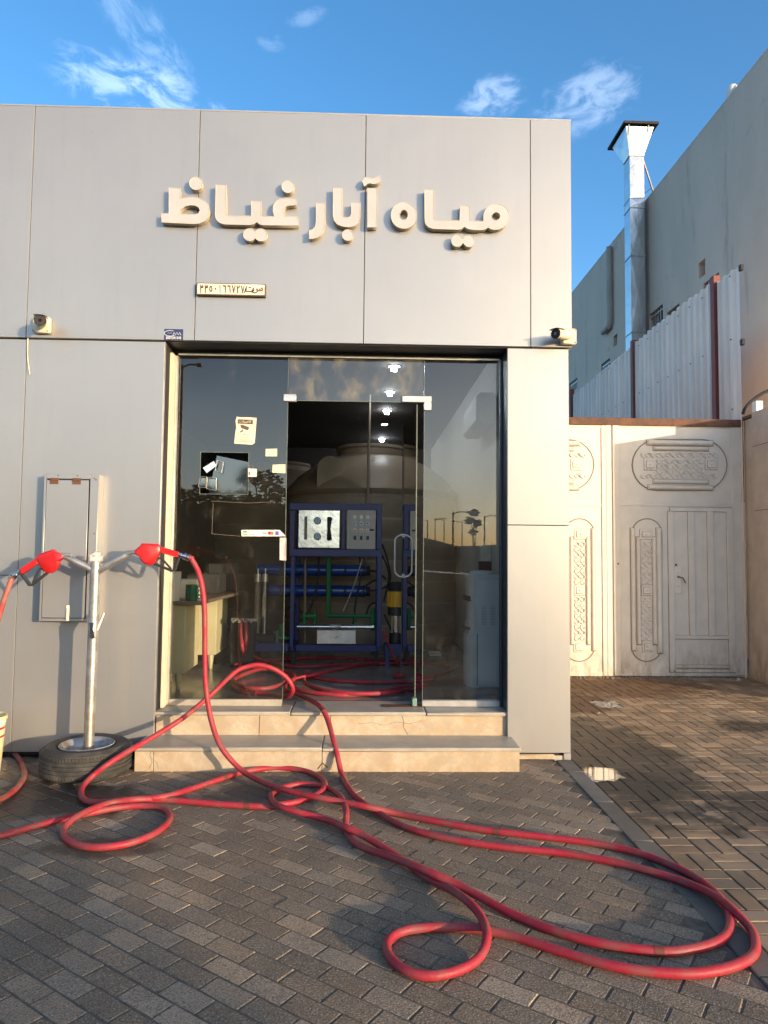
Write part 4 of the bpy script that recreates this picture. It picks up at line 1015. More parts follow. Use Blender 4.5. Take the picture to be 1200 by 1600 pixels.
# ------------------------------------------------------------------ corrugated fence behind the gate
FX = 5.0
fence = thing('corrugated_fence', (FX, 12, 0), 'tall grey corrugated metal fence with dark red posts behind the gate', 'fence')
def corr(y0, y1, z0, zts, nm='corrugated_sheet'):
    """one trapezoid-profile sheet in the plane x=FX"""
    prof = []; y = y0; k = 0
    while y < y1-1e-6:
        for dy_, dx_ in ((0, 0), (.10, 0), (.125, -.035), (.175, -.035)):
            if y+dy_ < y1: prof.append((y+dy_, dx_))
        y += .20
    prof.append((y1, 0)); vs = []; fs = []
    for (yy, xx) in prof: vs += [(FX+xx, yy, z0), (FX+xx, yy, zts(yy))]
    for i in range(len(prof)-1): fs.append((2*i, 2*i+2, 2*i+3, 2*i+1))
    b = MB(); b.add(vs, fs); n0 = len(vs)
    return b.build(nm, 'zinc', fence, smooth=False, fix=False)
posts = [(9.78, .11), (12.82, .11), (16.75, .11)]
ysheet = [9.18, 9.76]; sh = []
sh.append((9.18, 9.72, 5.40))
y = 9.84
tops = [5.46, 5.475, 5.46, 5.47, 5.455]
for k, t_ in enumerate(tops):
    y1 = y+.58; sh.append((y, min(y1, 12.77), t_+rnd.uniform(-.01, .01))); y = y1+.006
y = 12.9
for k in range(7): sh.append((y, min(y+.55, 16.7), 5.42-.012*k)); y += .556
y = 16.85
while y < 26: sh.append((y, y+1.1, 5.4)); y += 1.106
for (a_, c_, t_) in sh: corr(a_, c_, -.1, lambda yy, t_=t_: t_)
for (py_, w_) in posts+[(20.6, .11), (24.5, .11)]: MB().box(FX-.075, FX+.02, py_-.055, py_+.055, -.1, 5.50, .004).build('post', 'oxide', fence)
b = MB()
for z_ in (4.45, 5.33, 3.5):
    y = 9.35
    while y < 24:
        if all(abs(y-p[0]) > .1 for p in posts): b.cyl((FX-.036, y, z_+rnd.uniform(-.01, .01)), (FX-.044, y, z_), .011, n=6)
        y += .40
o = b.build('screw', 'ink', fence); o['kind'] = 'stuff'
for z_ in (5.36, 4.35): MB().box(FX-.01, FX+.03, 9.12, 9.18, z_-.03, z_+.05, .002).build('clip', 'blackm', fence)

# ------------------------------------------------------------------ warehouse at right
WX, WTOP = 6.5, 9.76
ware = thing('warehouse', (WX+4, 20, -.2), 'tall plain grey warehouse with a long stained blank wall at right', 'building')
holes = []
def oh(pl, pt, pb, pr):
    a = at_x(pl, pt, WX); c_ = at_x(pl, pb, WX); d_ = at_x(pr, (pt+pb)/2, WX); return (d_.y, a.y, c_.z, a.z)
HO = [oh(1099, 444, 470, 1124), oh(1091.5, 412, 437, 1102), oh(1042, 489, 515, 1062), oh(1014.5, 492, 524, 1036), oh(958.5, 526, 543, 964.5), oh(939, 570, 580, 953), oh(889.5, 600, 616, 902)]
GR = [1, 0, 0, 1, 0, 1, 1]
ys = sorted(set([10.0, 48.0]+[v for h in HO for v in h[:2]])); zs = sorted(set([-.2, WTOP]+[v for h in HO for v in h[2:]]))
b = MB(); vs = [(WX, y_, z_) for y_ in ys for z_ in zs]; nz = len(zs); fs = []
for i in range(len(ys)-1):
    for j in range(nz-1):
        cy, cz = (ys[i]+ys[i+1])/2, (zs[j]+zs[j+1])/2
        if not any(h[0] < cy < h[1] and h[2] < cz < h[3] for h in HO): a_ = i*nz+j; fs.append((a_, a_+nz, a_+nz+1, a_+1))
b.add(vs, fs); b.build('side_wall', 'ware', ware, smooth=False, fix=False)
b = MB(); b.box(WX+.28, WX+.34, 10.01, 47.9, -.2, WTOP-.02); b.build('inner_wall', 'dark', ware)
b = MB(); b.box(WX+.001, WX+14, 9.99-.02, 10.0-.001, -.2, WTOP); b.build('front_wall', 'ware', ware)
b = MB(); b.box(WX, WX+14, 9.97, 48, WTOP+.001, WTOP+.06, .01); b.build('roof_edge', 'ware', ware)
for h, gr in zip(HO, GR):
    b = MB(); d_ = .27
    for q in (((WX, h[0], h[2]), (WX+d_, h[0], h[2]), (WX+d_, h[1], h[2]), (WX, h[1], h[2])), ((WX, h[0], h[3]), (WX+d_, h[0], h[3]), (WX+d_, h[1], h[3]), (WX, h[1], h[3])),
              ((WX, h[0], h[2]), (WX+d_, h[0], h[2]), (WX+d_, h[0], h[3]), (WX, h[0], h[3])), ((WX, h[1], h[2]), (WX+d_, h[1], h[2]), (WX+d_, h[1], h[3]), (WX, h[1], h[3]))): b.sheet(q)
    w_ = b.build('window', 'ware', ware, smooth=False, fix=False)
    if gr:
        b = MB(); y_ = h[0]+.06
        while y_ < h[1]-.03: b.box(WX+.03, WX+.055, y_-.012, y_+.012, h[2], h[3]); y_ += max(.13, (h[1]-h[0])/9)
        b.box(WX+.028, WX+.057, h[0], h[1], h[3]-.1, h[3]-.07); b.build('grille', 'galv', w_)['kind'] = 'stuff'
    MB().box(WX+.24, WX+.262, h[0], h[1], h[2], h[3]).build('pane', 'blackm', w_)
a_, c_ = at_x(957, 386, WX), at_x(957, 505, WX)
b = MB(); b.tube([(WX-.09, a_.y, a_.z), (WX-.09, a_.y, c_.z+.05), (WX-.09, a_.y+.08, c_.z-.08), (WX-.09, a_.y+.55, c_.z-.1)], .075, 12); b.build('drain_pipe', 'cream', ware).data.materials[0] = M['wallgrey']
p_ = at_x(1143, 150, WX+.1)
b = MB(); b.lathe([(.0, .26), (.06, .25), (.10, .19), (.11, .10), (.11, 0)], (WX+.12, p_.y, WTOP+.06), n=12); b.box(WX+.02, WX+.2, p_.y-.28, p_.y-.115, WTOP+.06, WTOP+.15, .02)
tag(b.build('roof_vent', 'white'), 'small pale vent on the sloping roof line of the warehouse', 'vent')['label'] = 'small pale vent sitting on top of the warehouse wall'

# ------------------------------------------------------------------ flue duct
CX0, CX1, CY0, CY1 = 6.06, 6.39, 15.75, 16.12
fl_ = thing('flue_duct', (6.2, 15.9, 0), 'tall square galvanised flue with a flared top and dark cap before the warehouse', 'chimney')
zj = [2.5, at_y(1000, 400, 15.75).z, at_y(1000, 325, 15.75).z, at_y(1000, 310, 15.75).z, at_y(1000, 244, 15.75).z]
zj = [2.5, 6.6]+zj[1:]
for k in range(len(zj)-1):
    b = MB(); e = .006 if k == 3 else 0; z0, z1 = zj[k]+.012, zj[k+1]
    # cross-broken sheet: each face a shallow pyramid
    c8 = [(CX0-e, CY0-e), (CX1+e, CY0-e), (CX1+e, CY1+e), (CX0-e, CY1+e)]
    for q in range(4):
        (xa, ya), (xb, yb) = c8[q], c8[(q+1) % 4]; nx, ny = (yb-ya), -(xb-xa); L_ = math.hypot(nx, ny); nx, ny = nx/L_*.012, ny/L_*.012
        b.add([(xa, ya, z0), (xb, yb, z0), (xb, yb, z1), (xa, ya, z1), ((xa+xb)/2+nx, (ya+yb)/2+ny, (z0+z1)/2)], [(0, 1, 4), (1, 2, 4), (2, 3, 4), (3, 0, 4)])
    b.build('duct_section', 'galv_duct', fl_, smooth=False)
    MB().box(CX0-.014, CX1+.014, CY0-.014, CY1+.014, z1-.004, z1+.016).build('flange', 'galv', fl_)
zt0, zt1 = zj[-1]+.016, at_y(1000, 203, 15.75).z
fx0, fx1, fy0, fy1 = 5.93, 6.58, 15.62, 16.50
b = MB(); vs = [(CX0, CY0, zt0), (CX1, CY0, zt0), (CX1, CY1, zt0), (CX0, CY1, zt0), (fx0, fy0, zt1), (fx1, fy0, zt1), (fx1, fy1, zt1), (fx0, fy1, zt1)]
m_ = [tuple((Vector(vs[q])+Vector(vs[(q+1) % 4])+Vector(vs[4+q])+Vector(vs[4+(q+1) % 4]))/4 + Vector(((0, -.02, 0), (.02, 0, 0), (0, .02, 0), (-.02, 0, 0))[q])) for q in range(4)]
fs = []
for q in range(4): c_ = 8+q; fs += [(q, (q+1) % 4, c_), ((q+1) % 4, 4+(q+1) % 4, c_), (4+(q+1) % 4, 4+q, c_), (4+q, q, c_)]
b.add(vs+m_, fs); b.build('hood', 'galv_duct', fl_, smooth=False)
b = MB(); b.box(fx0-.06, fx1+.10, fy0-.06, fy1+.18, zt1+.04, zt1+.10, .004); b.build('rain_cap', 'blackm', fl_)
b = MB()
for (x, y_) in ((fx0+.06, fy0-.005), (fx1-.14, fy0-.005)): b.box(x, x+.02, y_-.01, y_+.002, zt1-.2, zt1+.05)
b.box(fx0+.02, fx0+.04, fy1-.02, fy1, zt1, zt1+.05); b.box(fx1-.04, fx1-.02, fy1-.02, fy1, zt1, zt1+.05); b.build('strap', 'galv', fl_)
b = MB(); s0_ = Vector((CX1, CY0+.1, zt0+.02)); e0 = Vector((6.95, 16.3, WTOP+.06)); md = s0_.lerp(e0, .45); b.tube([s0_, md, e0], .022, 6); b.tube([s0_.lerp(e0, .6), (CX1, CY1, WTOP+.15)], .012, 6); b.build('brace', 'darkfr', fl_)

# ------------------------------------------------------------------ inside the shop
def wb(px, py, Y): return at_y(px, py, Y)
# downlights in a row along the ceiling
for k, yy in enumerate((567, 608, 638, 660, 683, 697)):
    Yl = 1.95*1110/(865-yy); 
    t = thing('downlight', (.30, Yl, 3.45), ['nearest of the row of ceiling downlights, above the transom glass', 'second downlight from the door in the ceiling row', 'third downlight from the door in the ceiling row', 'dim flat fourth downlight of the ceiling row', 'fifth downlight of the row, above the tank top', 'farthest downlight of the row inside the shop'][k], 'ceiling light', 'downlights in the shop ceiling')
    b = MB(); b.lathe([(.062, 0), (.064, -.008), (.044, -.010), (.04, 0)], (.30, Yl, 3.449), n=20, closed=True); b.build('trim_ring', 'white', t)
    b = MB(); b.cyl((.30, Yl, 3.447), (.30, Yl, 3.447-(.008 if k == 3 else .05)), .036, .028, 16); b.build('lens', 'lamp', t)
# tanks
def tank(cx, cy, rad, ztop, label):
    t = thing('water_tank', (cx, cy, FZ), label, 'tank', 'plastic water tanks behind the machine')
    H = ztop-FZ; sh_ = ztop-.62
    prof = [(rad*.97, FZ)]; z = FZ+.12
    while z < sh_-.1: prof += [(rad, z), (rad, z+.17), (rad*.985, z+.19), (rad*.985, z+.22)]; z += .26
    prof += [(rad, sh_-.05), (rad*1.02, sh_), (rad*.99, sh_+.05), (rad*.86, sh_+.22), (rad*.68, sh_+.38), (rad*.50, sh_+.48), (rad*.40, sh_+.53), (rad*.40, sh_+.60), (rad*.42, sh_+.62), (rad*.40, sh_+.66), (.02, sh_+.69)]
    b = MB(); b.lathe([(r_, z_-0) for r_, z_ in prof], (cx, cy, 0), n=56); b.build('tank_shell', 'tank', t, fix=False)
    return t, sh_
T1, sh1 = tank(.10, 9.75, 1.17, 2.92, 'large beige plastic water tank directly behind the blue machine')
b = MB(); lx_, lz_ = -.42, sh1+.03
ol = [(lx_-.16, lz_), (lx_+.16, lz_)]+[(lx_+.16*math.cos(R(a)), lz_+.22+.16*math.sin(R(a))) for a in range(0, 181, 15)]
b.prism([(x, 8.78, z) for x, z in ol], (0, .5, .0)); b.build('lifting_lug', 'tank', T1)
b = MB(); b.tube([(.06, 8.55, 3.44), (.05, 8.5, 2.2), (.03, 8.48, 1.4)], .018, 8); tag(b.build('ceiling_pipe', 'tank', fix=False), 'thin vertical pipe dropping from the ceiling before the tank', 'pipe')
T2, _ = tank(-1.35, 11.9, 1.10, 2.95, 'second beige tank partly hidden behind the left of the first')
# machine
MY = 7.5
def mp(px, py, Y=MY): p = at_y(px, py, Y); return (p.x, p.z)
mach = thing('filter_machine', (-.3, MY, FZ), 'blue framed reverse osmosis machine with gauges and a control box', 'machine')
def bar(x0, y0, x1, y1, Ya, Yb, nm='frame_bar', m='blue', par=mach, c=.004):
    (X0, Z0), (X1, Z1) = mp(x0, y1, Ya), mp(x1, y0, Ya); return MB().box(X0, X1, Ya, Yb, Z0, Z1, c).build(nm, m, par)
fr = [(452, 787, 597, 797), (452, 859, 597, 869), (533, 797.5, 540, 858.5), (452, 797.5, 461, 858.5), (588, 797.5, 597, 858.5), (452, 869.5, 461, 1012), (588, 869.5, 597, 1012), (388, 1005, 451, 1018), (461.5, 1008, 587.5, 1018)]
for q in fr: bar(*q, MY, MY+.05)
(X0, Z0), (X1, Z1) = mp(452, 1018), mp(597, 787)
for x in (X0, X1-.05):
    for z in (Z0, Z1-.06): MB().box(x, x+.05, MY+.051, MY+.55, z, z+.05, .004).build('frame_bar', 'blue', mach)
    MB().box(x, x+.05, MY+.551, MY+.60, Z0, Z1, .004).build('frame_bar', 'blue', mach)
bar(637, 800, 646, 1018, MY+.1, MY+.15); bar(597.5, 1008, 636.5, 1018, MY+.1, MY+.15)
for x in (X0+.02, X1-.07, X0-.4): MB().box(x, x+.05, MY+.0, MY+.05, FZ, Z0-.001).build('foot', 'blackm', mach)
pn = bar(466, 797.5, 531, 855.5, MY+.008, MY+.02, 'steel_panel', 'steelb', c=.002)
for (x, y_) in ((496, 813.5), (496, 838)):
    X, Z = mp(x, y_); b = MB().mat('steel'); b.lathe([(.030, .0), (.038, .004), (.040, .02), (.034, .026)], (X, MY+.008, Z), (0, -1, 0), 24); b.mat('lightblue').cyl((X, MY-.010, Z), (X, MY-.013, Z), .033, n=24); b.mat('ink').box(X-.002, X+.002, MY-.0145, MY-.0135, Z-.004, Z+.024)
    b.build('gauge', None, pn)
(a0_, b0_), (a1_, b1_) = mp(475.5, 843), mp(480.5, 807)
MB().box(a0_, a1_, MY-.03, MY+.007, b0_, b1_, .004).build('flow_meter', 'deskt', pn)
(a0_, b0_), (a1_, b1_) = mp(511.5, 842), mp(518.5, 810)
b = MB(); xm = (a0_+a1_)/2; b.tube([(xm, MY-.01, b0_), (xm-.003, MY-.03, b0_+.03), (xm-.006, MY-.032, (b0_+b1_)/2), (xm-.003, MY-.03, b1_-.03), (xm, MY-.01, b1_)], [.028, .024, .017, .024, .028], 12); b.build('handle', 'black', pn)
cbx = bar(541.5, 797.5, 587, 858, MY-.02, MY+.14, 'control_box', 'boxgrey')
for r_, (yy, m_) in enumerate(((808, 'paper'), (818, 'teal'), (829, 'orange'), (840.5, 'black'))):
    for x in (554.5, 564.5, 574.5):
        X, Z = mp(x, yy, MY-.02); b = MB()
        if r_ < 3: b.mat('alu').cyl((X, MY-.0205, Z), (X, MY-.028, Z), .0175, n=14); b.mat(m_).cyl((X, MY-.0285, Z), (X, MY-.038, Z), .012, n=14)
        else: b.mat('black').box(X-.013, X+.013, MY-.034, MY-.0205, Z-.02, Z+.02, .004)
        b.build('button', None, cbx)
X, Z = mp(580, 828, MY-.02); MB().box(X-.02, X+.03, MY-.04, MY-.0205, Z-.008, Z+.008, .004).build('key', 'black', cbx)
for yy in (890, 922.5):
    (a0_, z_), (a1_, _q) = mp(402, yy, MY+.35), mp(571, yy, MY+.35)
    b = MB().mat('bluet'); b.cyl((a0_, MY+.35, z_), (a1_, MY+.35, z_), .062, n=24); b.mat('blackm').cyl((a1_+.001, MY+.35, z_), (a1_+.05, MY+.35, z_), .055, n=18); b.build('membrane_housing', None, mach)
    for xx in (-.9, -.2, .0): b = MB(); b.cyl((xx, MY+.35, z_), (xx+.02, MY+.35, z_), .066, n=20); b.build('clamp', 'blackm', mach)
def pipe(pts, r_, m='green', nm='pipe', par=mach):
    P = [(*mp(x, y_, MY+d), MY+d) for x, y_, d in pts]; b = MB(); b.tube(catmull([(x, yy, z) for x, z, yy in P], .03) if nm == 'wire' else [(x, yy, z) for x, z, yy in P], r_, 8); return b.build(nm, m, par, fix=False)
pipe([(513.5, 868, .1), (513.5, 930, .1), (512.5, 962, .1)], .028); pipe([(510, 962, .1), (583, 963, .1)], .020); pipe([(583, 950, .1), (583, 985, .1)], .024); pipe([(474, 964, .06), (494, 962, .06)], .022); pipe([(475, 958, .06), (475, 985, .06)], .02); pipe([(492, 955, .06), (492, 980, .06)], .016); pipe([(555, 958, .1), (555, 972, .1)], .018)
pipe([(420, 996, .1), (455, 998, .1)], .022); pipe([(432, 985, .1), (432, 1004, .1)], .03); pipe([(440, 975, .2), (440, 1000, .2)], .035)
pipe([(477, 868, .15), (476, 1004, .15)], .014, 'deskt'); pipe([(498, 868, .2), (497, 905, .2), (485, 950, .15), (465, 975, .1)], .010, 'blackm', 'wire')
pipe([(566, 873, .05), (553, 915, .03), (536, 955, .02)], .006, 'alu', 'wire')
for pts in ([(573, 891, .35), (590, 894, .33), (603, 905, .3)], [(573, 923, .35), (588, 922, .33), (605, 915, .3), (610, 900, .3), (604, 870, .3), (597, 850, .3)], [(597, 868, .1), (605, 885, .08), (607, 905, .08), (600, 940, .1)], [(572, 915, .3), (585, 907, .25), (596, 905, .2)], [(562, 870, .3), (564, 900, .3), (556, 940, .2), (552, 975, .1)], [(449, 952, .2), (462, 945, .2), (475, 965, .15)], [(600, 960, .1), (612, 985, .1), (622, 1002, .1)], [(571, 965, .1), (578, 945, .15), (590, 942, .2)]): pipe(pts, .010, 'blackm', 'wire')
(a0_, z_), (a1_, _q) = mp(464, 979, MY-.03), mp(584, 979, MY-.03)
b = MB().mat('steel'); b.cyl((a0_, MY-.03, z_), (a1_, MY-.03, z_), .020, n=18); b.mat('galv').cyl(((a0_+a1_)/2-.06, MY-.03, z_), ((a0_+a1_)/2+.06, MY-.03, z_), .026, n=18); b.build('uv_tube', None, mach)
(a0_, b0_), (a1_, b1_) = mp(495, 1006, MY-.06), mp(556, 985, MY-.06)
MB().box(a0_, a1_, MY-.06, MY-.001, b0_, b1_, .003).build('ballast_box', 'alu', mach)
bx = text_obj('lettering', 'UV', .035, (a0_+a1_)/2, (b0_+b1_)/2, MY-.0625, .002, mach, 'ink')
for (x, yt, yb_, r_, m_) in ((403, 897, 1000, .032, 'cream'), (414.5, 897, 995, .030, 'acryl')):
    (X, Zt), (X2, Zb) = mp(x, yt, MY+.12), mp(x, yb_, MY+.12)
    b = MB().mat('deskt' if m_ == 'cream' else 'alu'); b.cyl((X, MY+.12, Zb+.02), (X, MY+.12, Zt-.08), r_*(1 if m_ == 'cream' else .75), n=18)
    b.mat('alu').cyl((X, MY+.12, Zt-.08), (X, MY+.12, Zt), r_*1.1, n=18); b.cyl((X, MY+.12, Zb-.03), (X, MY+.12, Zb+.02), r_*1.1, n=18); b.cyl((X, MY+.12, Zt), (X, MY+.12, Zt+.06), .008, n=8)
    if m_ == 'acryl': b.mat('acryl').cyl((X, MY+.12, Zb+.02), (X, MY+.12, Zt-.08), r_*1.05, n=20, caps=False)
    b.build('filter_housing', None, mach)
MB().box(mp(388, 1000)[0]+.02, mp(430, 1000)[0], MY+.02, MY+.4, mp(400, 1003)[1], mp(400, 995)[1]+.02, .01).build('pump_base', 'blackm', mach)
# pump
px_, pz_ = mp(618.5, 1003, MY+.05); pump = thing('booster_pump', (px_, MY+.05, pz_), 'upright pump with yellow motor and steel body right of the machine', 'pump')
def seg(y0, y1, r_, m_, nm, n=20):
    z1, z0 = mp(618, y0, MY+.05)[1], mp(618, y1, MY+.05)[1]; b = MB(); b.cyl((px_, MY+.05, z0), (px_, MY+.05, z1-.001), r_, n=n); return b.build(nm, m_, pump)
seg(909, 923, .085, 'blackm', 'fan_cover'); mo = seg(923.5, 948, .087, 'yellow', 'motor')
b = MB()
for k in range(16):
    a = 2*math.pi*k/16; b.box(.086, .096, -.003, .003, mp(618, 948, MY+.05)[1]+.004, mp(618, 924, MY+.05)[1]-.004, 0, Matrix.Translation((px_, MY+.05, 0)) @ Matrix.Rotation(a, 4, 'Z'))
b.build('cooling_fins', 'yellow', mo)['kind'] = 'stuff'
seg(948.5, 961, .085, 'black', 'flange'); seg(961.5, 988, .045, 'steel', 'pump_body'); seg(988.5, 1004, .07, 'black', 'base')
b = MB()
for a in (45, 135, 225, 315): b.cyl((px_+.06*math.cos(R(a)), MY+.05+.06*math.sin(R(a)), mp(618, 1003, MY+.05)[1]), (px_+.06*math.cos(R(a)), MY+.05+.06*math.sin(R(a)), mp(618, 962, MY+.05)[1]), .006, n=6)
b.build('tie_rods', 'alu', pump)['kind'] = 'stuff'
b = MB(); b.box(px_-.12, px_+.12, MY-.05, MY+.15, FZ+.1, mp(618, 1004.5, MY+.05)[1], .004); b.box(px_-.11, px_-.07, MY, MY+.1, FZ, FZ+.1); b.box(px_+.07, px_+.11, MY, MY+.1, FZ, FZ+.1); b.build('plinth', 'blue', pump)
# hose reel
rp_ = wb(380, 972, 7.3); rl = thing('hose_rack', (rp_.x, 7.3, rp_.z), 'dark rack with valves where the red hoses hang beside the desk', 'rack')
b = MB(); b.box(rp_.x-.14, rp_.x+.10, 7.36, 7.9, FZ, rp_.z+.0, .01); b.build('cabinet', 'blackm', rl)
b = MB(); b.cyl((rp_.x-.12, 7.31, rp_.z+.02), (rp_.x+.14, 7.31, rp_.z+.02), .022, n=12)
for k in range(4): b.cyl((rp_.x-.09+k*.06, 7.31, rp_.z+.02), (rp_.x-.09+k*.06, 7.24, rp_.z+.01), .014, n=8)
b.build('valve_bar', 'galv', rl)
b = MB(); c0 = wb(353, 965, 7.6); b.add([(c0.x-.02, 7.25, .42), (c0.x+.02, 7.25, .45), (c0.x+.10, 7.25, .75), (c0.x+.04, 7.25, .95), (c0.x+.16, 7.25, 1.0), (c0.x+.12, 7.25, .93), (c0.x+.09, 7.25, .8), (c0.x+.02, 7.25, .6)], [(0, 1, 2, 3, 4, 5, 6, 7)])
# desk
desk = thing('office_desk', (-1.8, 6.9, FZ), 'cream panelled desk with a dark top standing behind the left glass', 'desk')
DT = 1.085
b = MB(); b.prism([(-2.45, 6.06, DT-.03), (-1.36, 6.06, DT-.03), (-1.30, 7.85, DT-.03), (-2.45, 7.85, DT-.03)], (0, 0, .03)); b.build('desk_top', 'deskt', desk)
for (y0, y1, x1_d) in ((6.12, 6.62, -1.50), (7.22, 7.80, -1.46)):
    MB().box(-1.98, x1_d, y0, y1, FZ+.14, DT-.032, .006).build('pedestal', 'deskc', desk)
    for fx in (-1.93, x1_d-.06):
        b = MB(); b.cyl((fx, y0+.05, FZ), (fx, y0+.05, FZ+.14), .018, .032, 8); b.build('foot', 'deskc', desk)
MB().box(-1.96, -1.94, 6.63, 7.21, FZ+.3, DT-.032).build('modesty_panel', 'deskc', desk)
p_ = wb(299, 937, 6.2)
mug = thing('mug', (p_.x, 6.2, DT), 'shiny green metal mug with a ringed handle on the desk', 'mug')
b = MB(); b.lathe([(.0, 0), (.048, 0), (.050, .005), (.050, .135), (.046, .135), (.044, .012)], (p_.x, 6.2, DT+.001), n=28); b.build('cup', 'mug', mug, fix=False)
b = MB(); b.lathe([(.045, .128), (.03, .140), (.0, .142)], (p_.x, 6.2, DT+.001), n=24); b.build('lid', 'alu', mug)
for k, (zz, rr) in enumerate(((.105, .024), (.066, .018), (.032, .014))):
    b = MB(); b.tube([(p_.x+.052+rr+rr*math.cos(R(a)), 6.2, DT+zz+rr*math.sin(R(a))) for a in range(0, 360, 30)], .005, 6, closed=True); b.build('handle_ring', 'mug', mug)
q_ = wb(297, 905, 6.45); b = MB(); b.box(q_.x-.10, q_.x+.085, 6.40, 6.60, DT+.001, q_.z-.0, .006); b.box(q_.x+.02, q_.x+.085, 6.38, 6.399, DT+.15, q_.z-.005, .003)
tag(b.build('carton', 'white'), 'white cardboard carton on the desk behind the mug', 'box')
q0_, q1_ = wb(260, 893, 6.12), wb(279, 935, 6.12)
b = MB(); b.prism([(q0_.x, 6.10, DT+.001), (q1_.x, 6.12, DT+.001), (q1_.x, 6.16, q0_.z), (q0_.x, 6.14, q0_.z-.0)], (0, .035, 0)); tag(b.build('folder', 'white'), 'white folder standing upright at the left end of the desk', 'folder')
b = MB(); b.box(-1.75, -1.42, 7.1, 7.5, DT+.001, DT+.20, .02); b.box(-1.62, -1.30+.0, 7.52, 7.56, DT+.02, DT+.30, .01); tag(b.build('desk_printer', 'blackm'), 'black office machine standing at the far end of the desk', 'printer')
p_ = wb(262, 1089, 5.80)
btl = thing('squeeze_bottle', (p_.x, 5.80, FZ), 'white bottle with red conical cap on the floor behind the left glass', 'bottle')
b = MB(); b.lathe([(0, 0), (.026, 0), (.028, .01), (.028, .08), (.030, .10), (.024, .115)], (p_.x, 5.8, FZ+.001), n=16); b.build('body', 'white', btl)
b = MB(); b.lathe([(.024, .115), (.026, .12), (.010, .155), (.006, .165), (.0, .166)], (p_.x, 5.8, FZ+.001), n=16); b.build('cap', 'red', btl)
# dispenser
DX0, DX1, DY0, DY1 = .93, 1.225, 6.32, 6.66; DZ = 1.325
dsp = thing('water_dispenser', (1.08, 6.5, FZ), 'white water dispenser with tap recess behind the right glass', 'dispenser')
ol = [(DX1, DY0), (DX0+.05, DY0), (DX0+.012, DY0+.04), (DX0, DY0+.12), (DX0, DY1-.12), (DX0+.012, DY1-.04), (DX0+.05, DY1), (DX1, DY1)]
b = MB(); b.prism([(x, y_, FZ) for x, y_ in ol], (0, 0, .47)); b.build('lower_body', 'white', dsp)
b = MB(); b.prism([(x+(.0 if x > 1.1 else .012), y_, FZ+.472) for x, y_ in ol], (0, 0, .09)); b.prism([(x+(.0 if x > 1.1 else .022), y_, FZ+.562) for x, y_ in ol], (0, 0, .20)); b.prism([(x+(.0 if x > 1.1 else .012), y_, FZ+.762) for x, y_ in ol], (0, 0, DZ-FZ-.762)); b.build('upper_body', 'white', dsp)
MB().box(DX0+.004, DX0+.05, DY0+.03, DY1-.03, FZ+.755, FZ+.80, .004).build('tap_hood', 'blackm', dsp)
MB().box(DX0-.012, DX0+.05, DY0+.03, DY1-.03, FZ+.50, FZ+.522, .004).build('drip_tray', 'deskt', dsp)
MB().box(DX0+.088, DX0+.093, DY0-.003, DY0+.001, FZ+.01, FZ+.47).build('seam', 'rust', dsp)
b = MB(); b.box(DX0+.10, DX1-.004, DY0-.006, DY0-.001, FZ+.01, DZ-.05, .002); b.build('side_panel', 'lightblue', dsp).data.materials[0] = mat('dispenser_side', (.74, .74, .71), .45)
b = MB()
for k in range(12):
    for x0 in (DX0+.125, DX0+.205): b.box(x0, x0+.045, DY0-.008, DY0-.0062, FZ+.55+k*.014, FZ+.556+k*.014)
b.build('vent_slots', 'boxgrey', dsp)['kind'] = 'stuff'
b = MB(); b.lathe([(.0, .035), (.10, .03), (.115, .015), (.115, 0)], (1.09, 6.5, DZ+.001), n=24); b.build('bottle_seat', 'white', dsp)
# right-hand wall fittings
q0_, q1_ = wb(766, 595, 7.0), wb(782, 672, 7.0)
b = MB(); b.box(1.04, 1.243, 6.5, 7.45, 2.72, 3.02, .04); tag(b.build('air_conditioner', 'lightblue'), 'wall mounted air conditioner high on the right inside wall', 'air conditioner').data.materials[0] = M['boxgrey']
ex = thing('cardboard_display', (1.17, 6.9, 1.5), 'red and white printed box hanging on the right inside wall', 'box')
MB().box(1.14, 1.243, 6.86, 7.0, 1.44, 1.64, .004).build('upper_box', 'paper', ex); MB().box(1.14, 1.243, 6.86, 7.0, 1.26, 1.438, .004).build('lower_box', 'oxide', ex)
p_ = at_z(679, 1023, FZ+.004); b = MB(); b.box(p_.x-.07, p_.x+.07, p_.y-.12, p_.y+.12, FZ+.002, FZ+.03, .003)
tag(b.build('carton_piece', 'paper'), 'flat piece of cardboard lying on the floor behind the right glass', 'cardboard')

# ------------------------------------------------------------------ papers and stickers on the left glass
GF = GLASS_Y-.003
def gq(px, py, Y=GF): p = at_y(px, py, Y); return (p.x, Y, p.z)
def paperpoly(name, pts, m_, label, cat, th=.0015, Y=GF, grp=None):
    b = MB(); P = [gq(*p, Y-th) for p in pts]; b.prism(P, (0, th, 0)); o = b.build(name, m_, smooth=False); WM[o.name] = Matrix(); return tag(o, label, cat, grp)
nt = paperpoly('camera_notice', [(370, 651), (375, 652), (388, 652), (401, 653), (400, 668), (399, 680), (398, 692), (394, 695), (380, 694), (366, 693), (367, 681), (369, 668), (368, 657)], 'paper', 'crumpled white notice with a camera drawing taped to the left glass', 'notice')
YN = GF-.0022
def npoly(pts, m_='ink', par=nt, nm='print'): b = MB(); b.prism([gq(*p, YN) for p in pts], (0, .0006, 0)); return b.build(nm, m_, par, smooth=False)
npoly([(372, 655), (395, 656), (395, 663), (371.5, 662)], 'ink')
text_obj('heading', '\ufedb\ufe8e\ufee3\ufef4\ufeae\ufe8d\ufe95'[::-1], .026, gq(383.5, 659)[0], gq(383.5, 659)[2], YN-.001, .0005, nt, 'paper', width=.09)
npoly([(375, 664.5), (379, 663.5), (388, 667), (389.5, 669), (387, 672.5), (377, 669)]); npoly([(377, 671), (380, 671.5), (379, 675), (374.5, 676), (374.5, 674), (377.5, 673.5)])
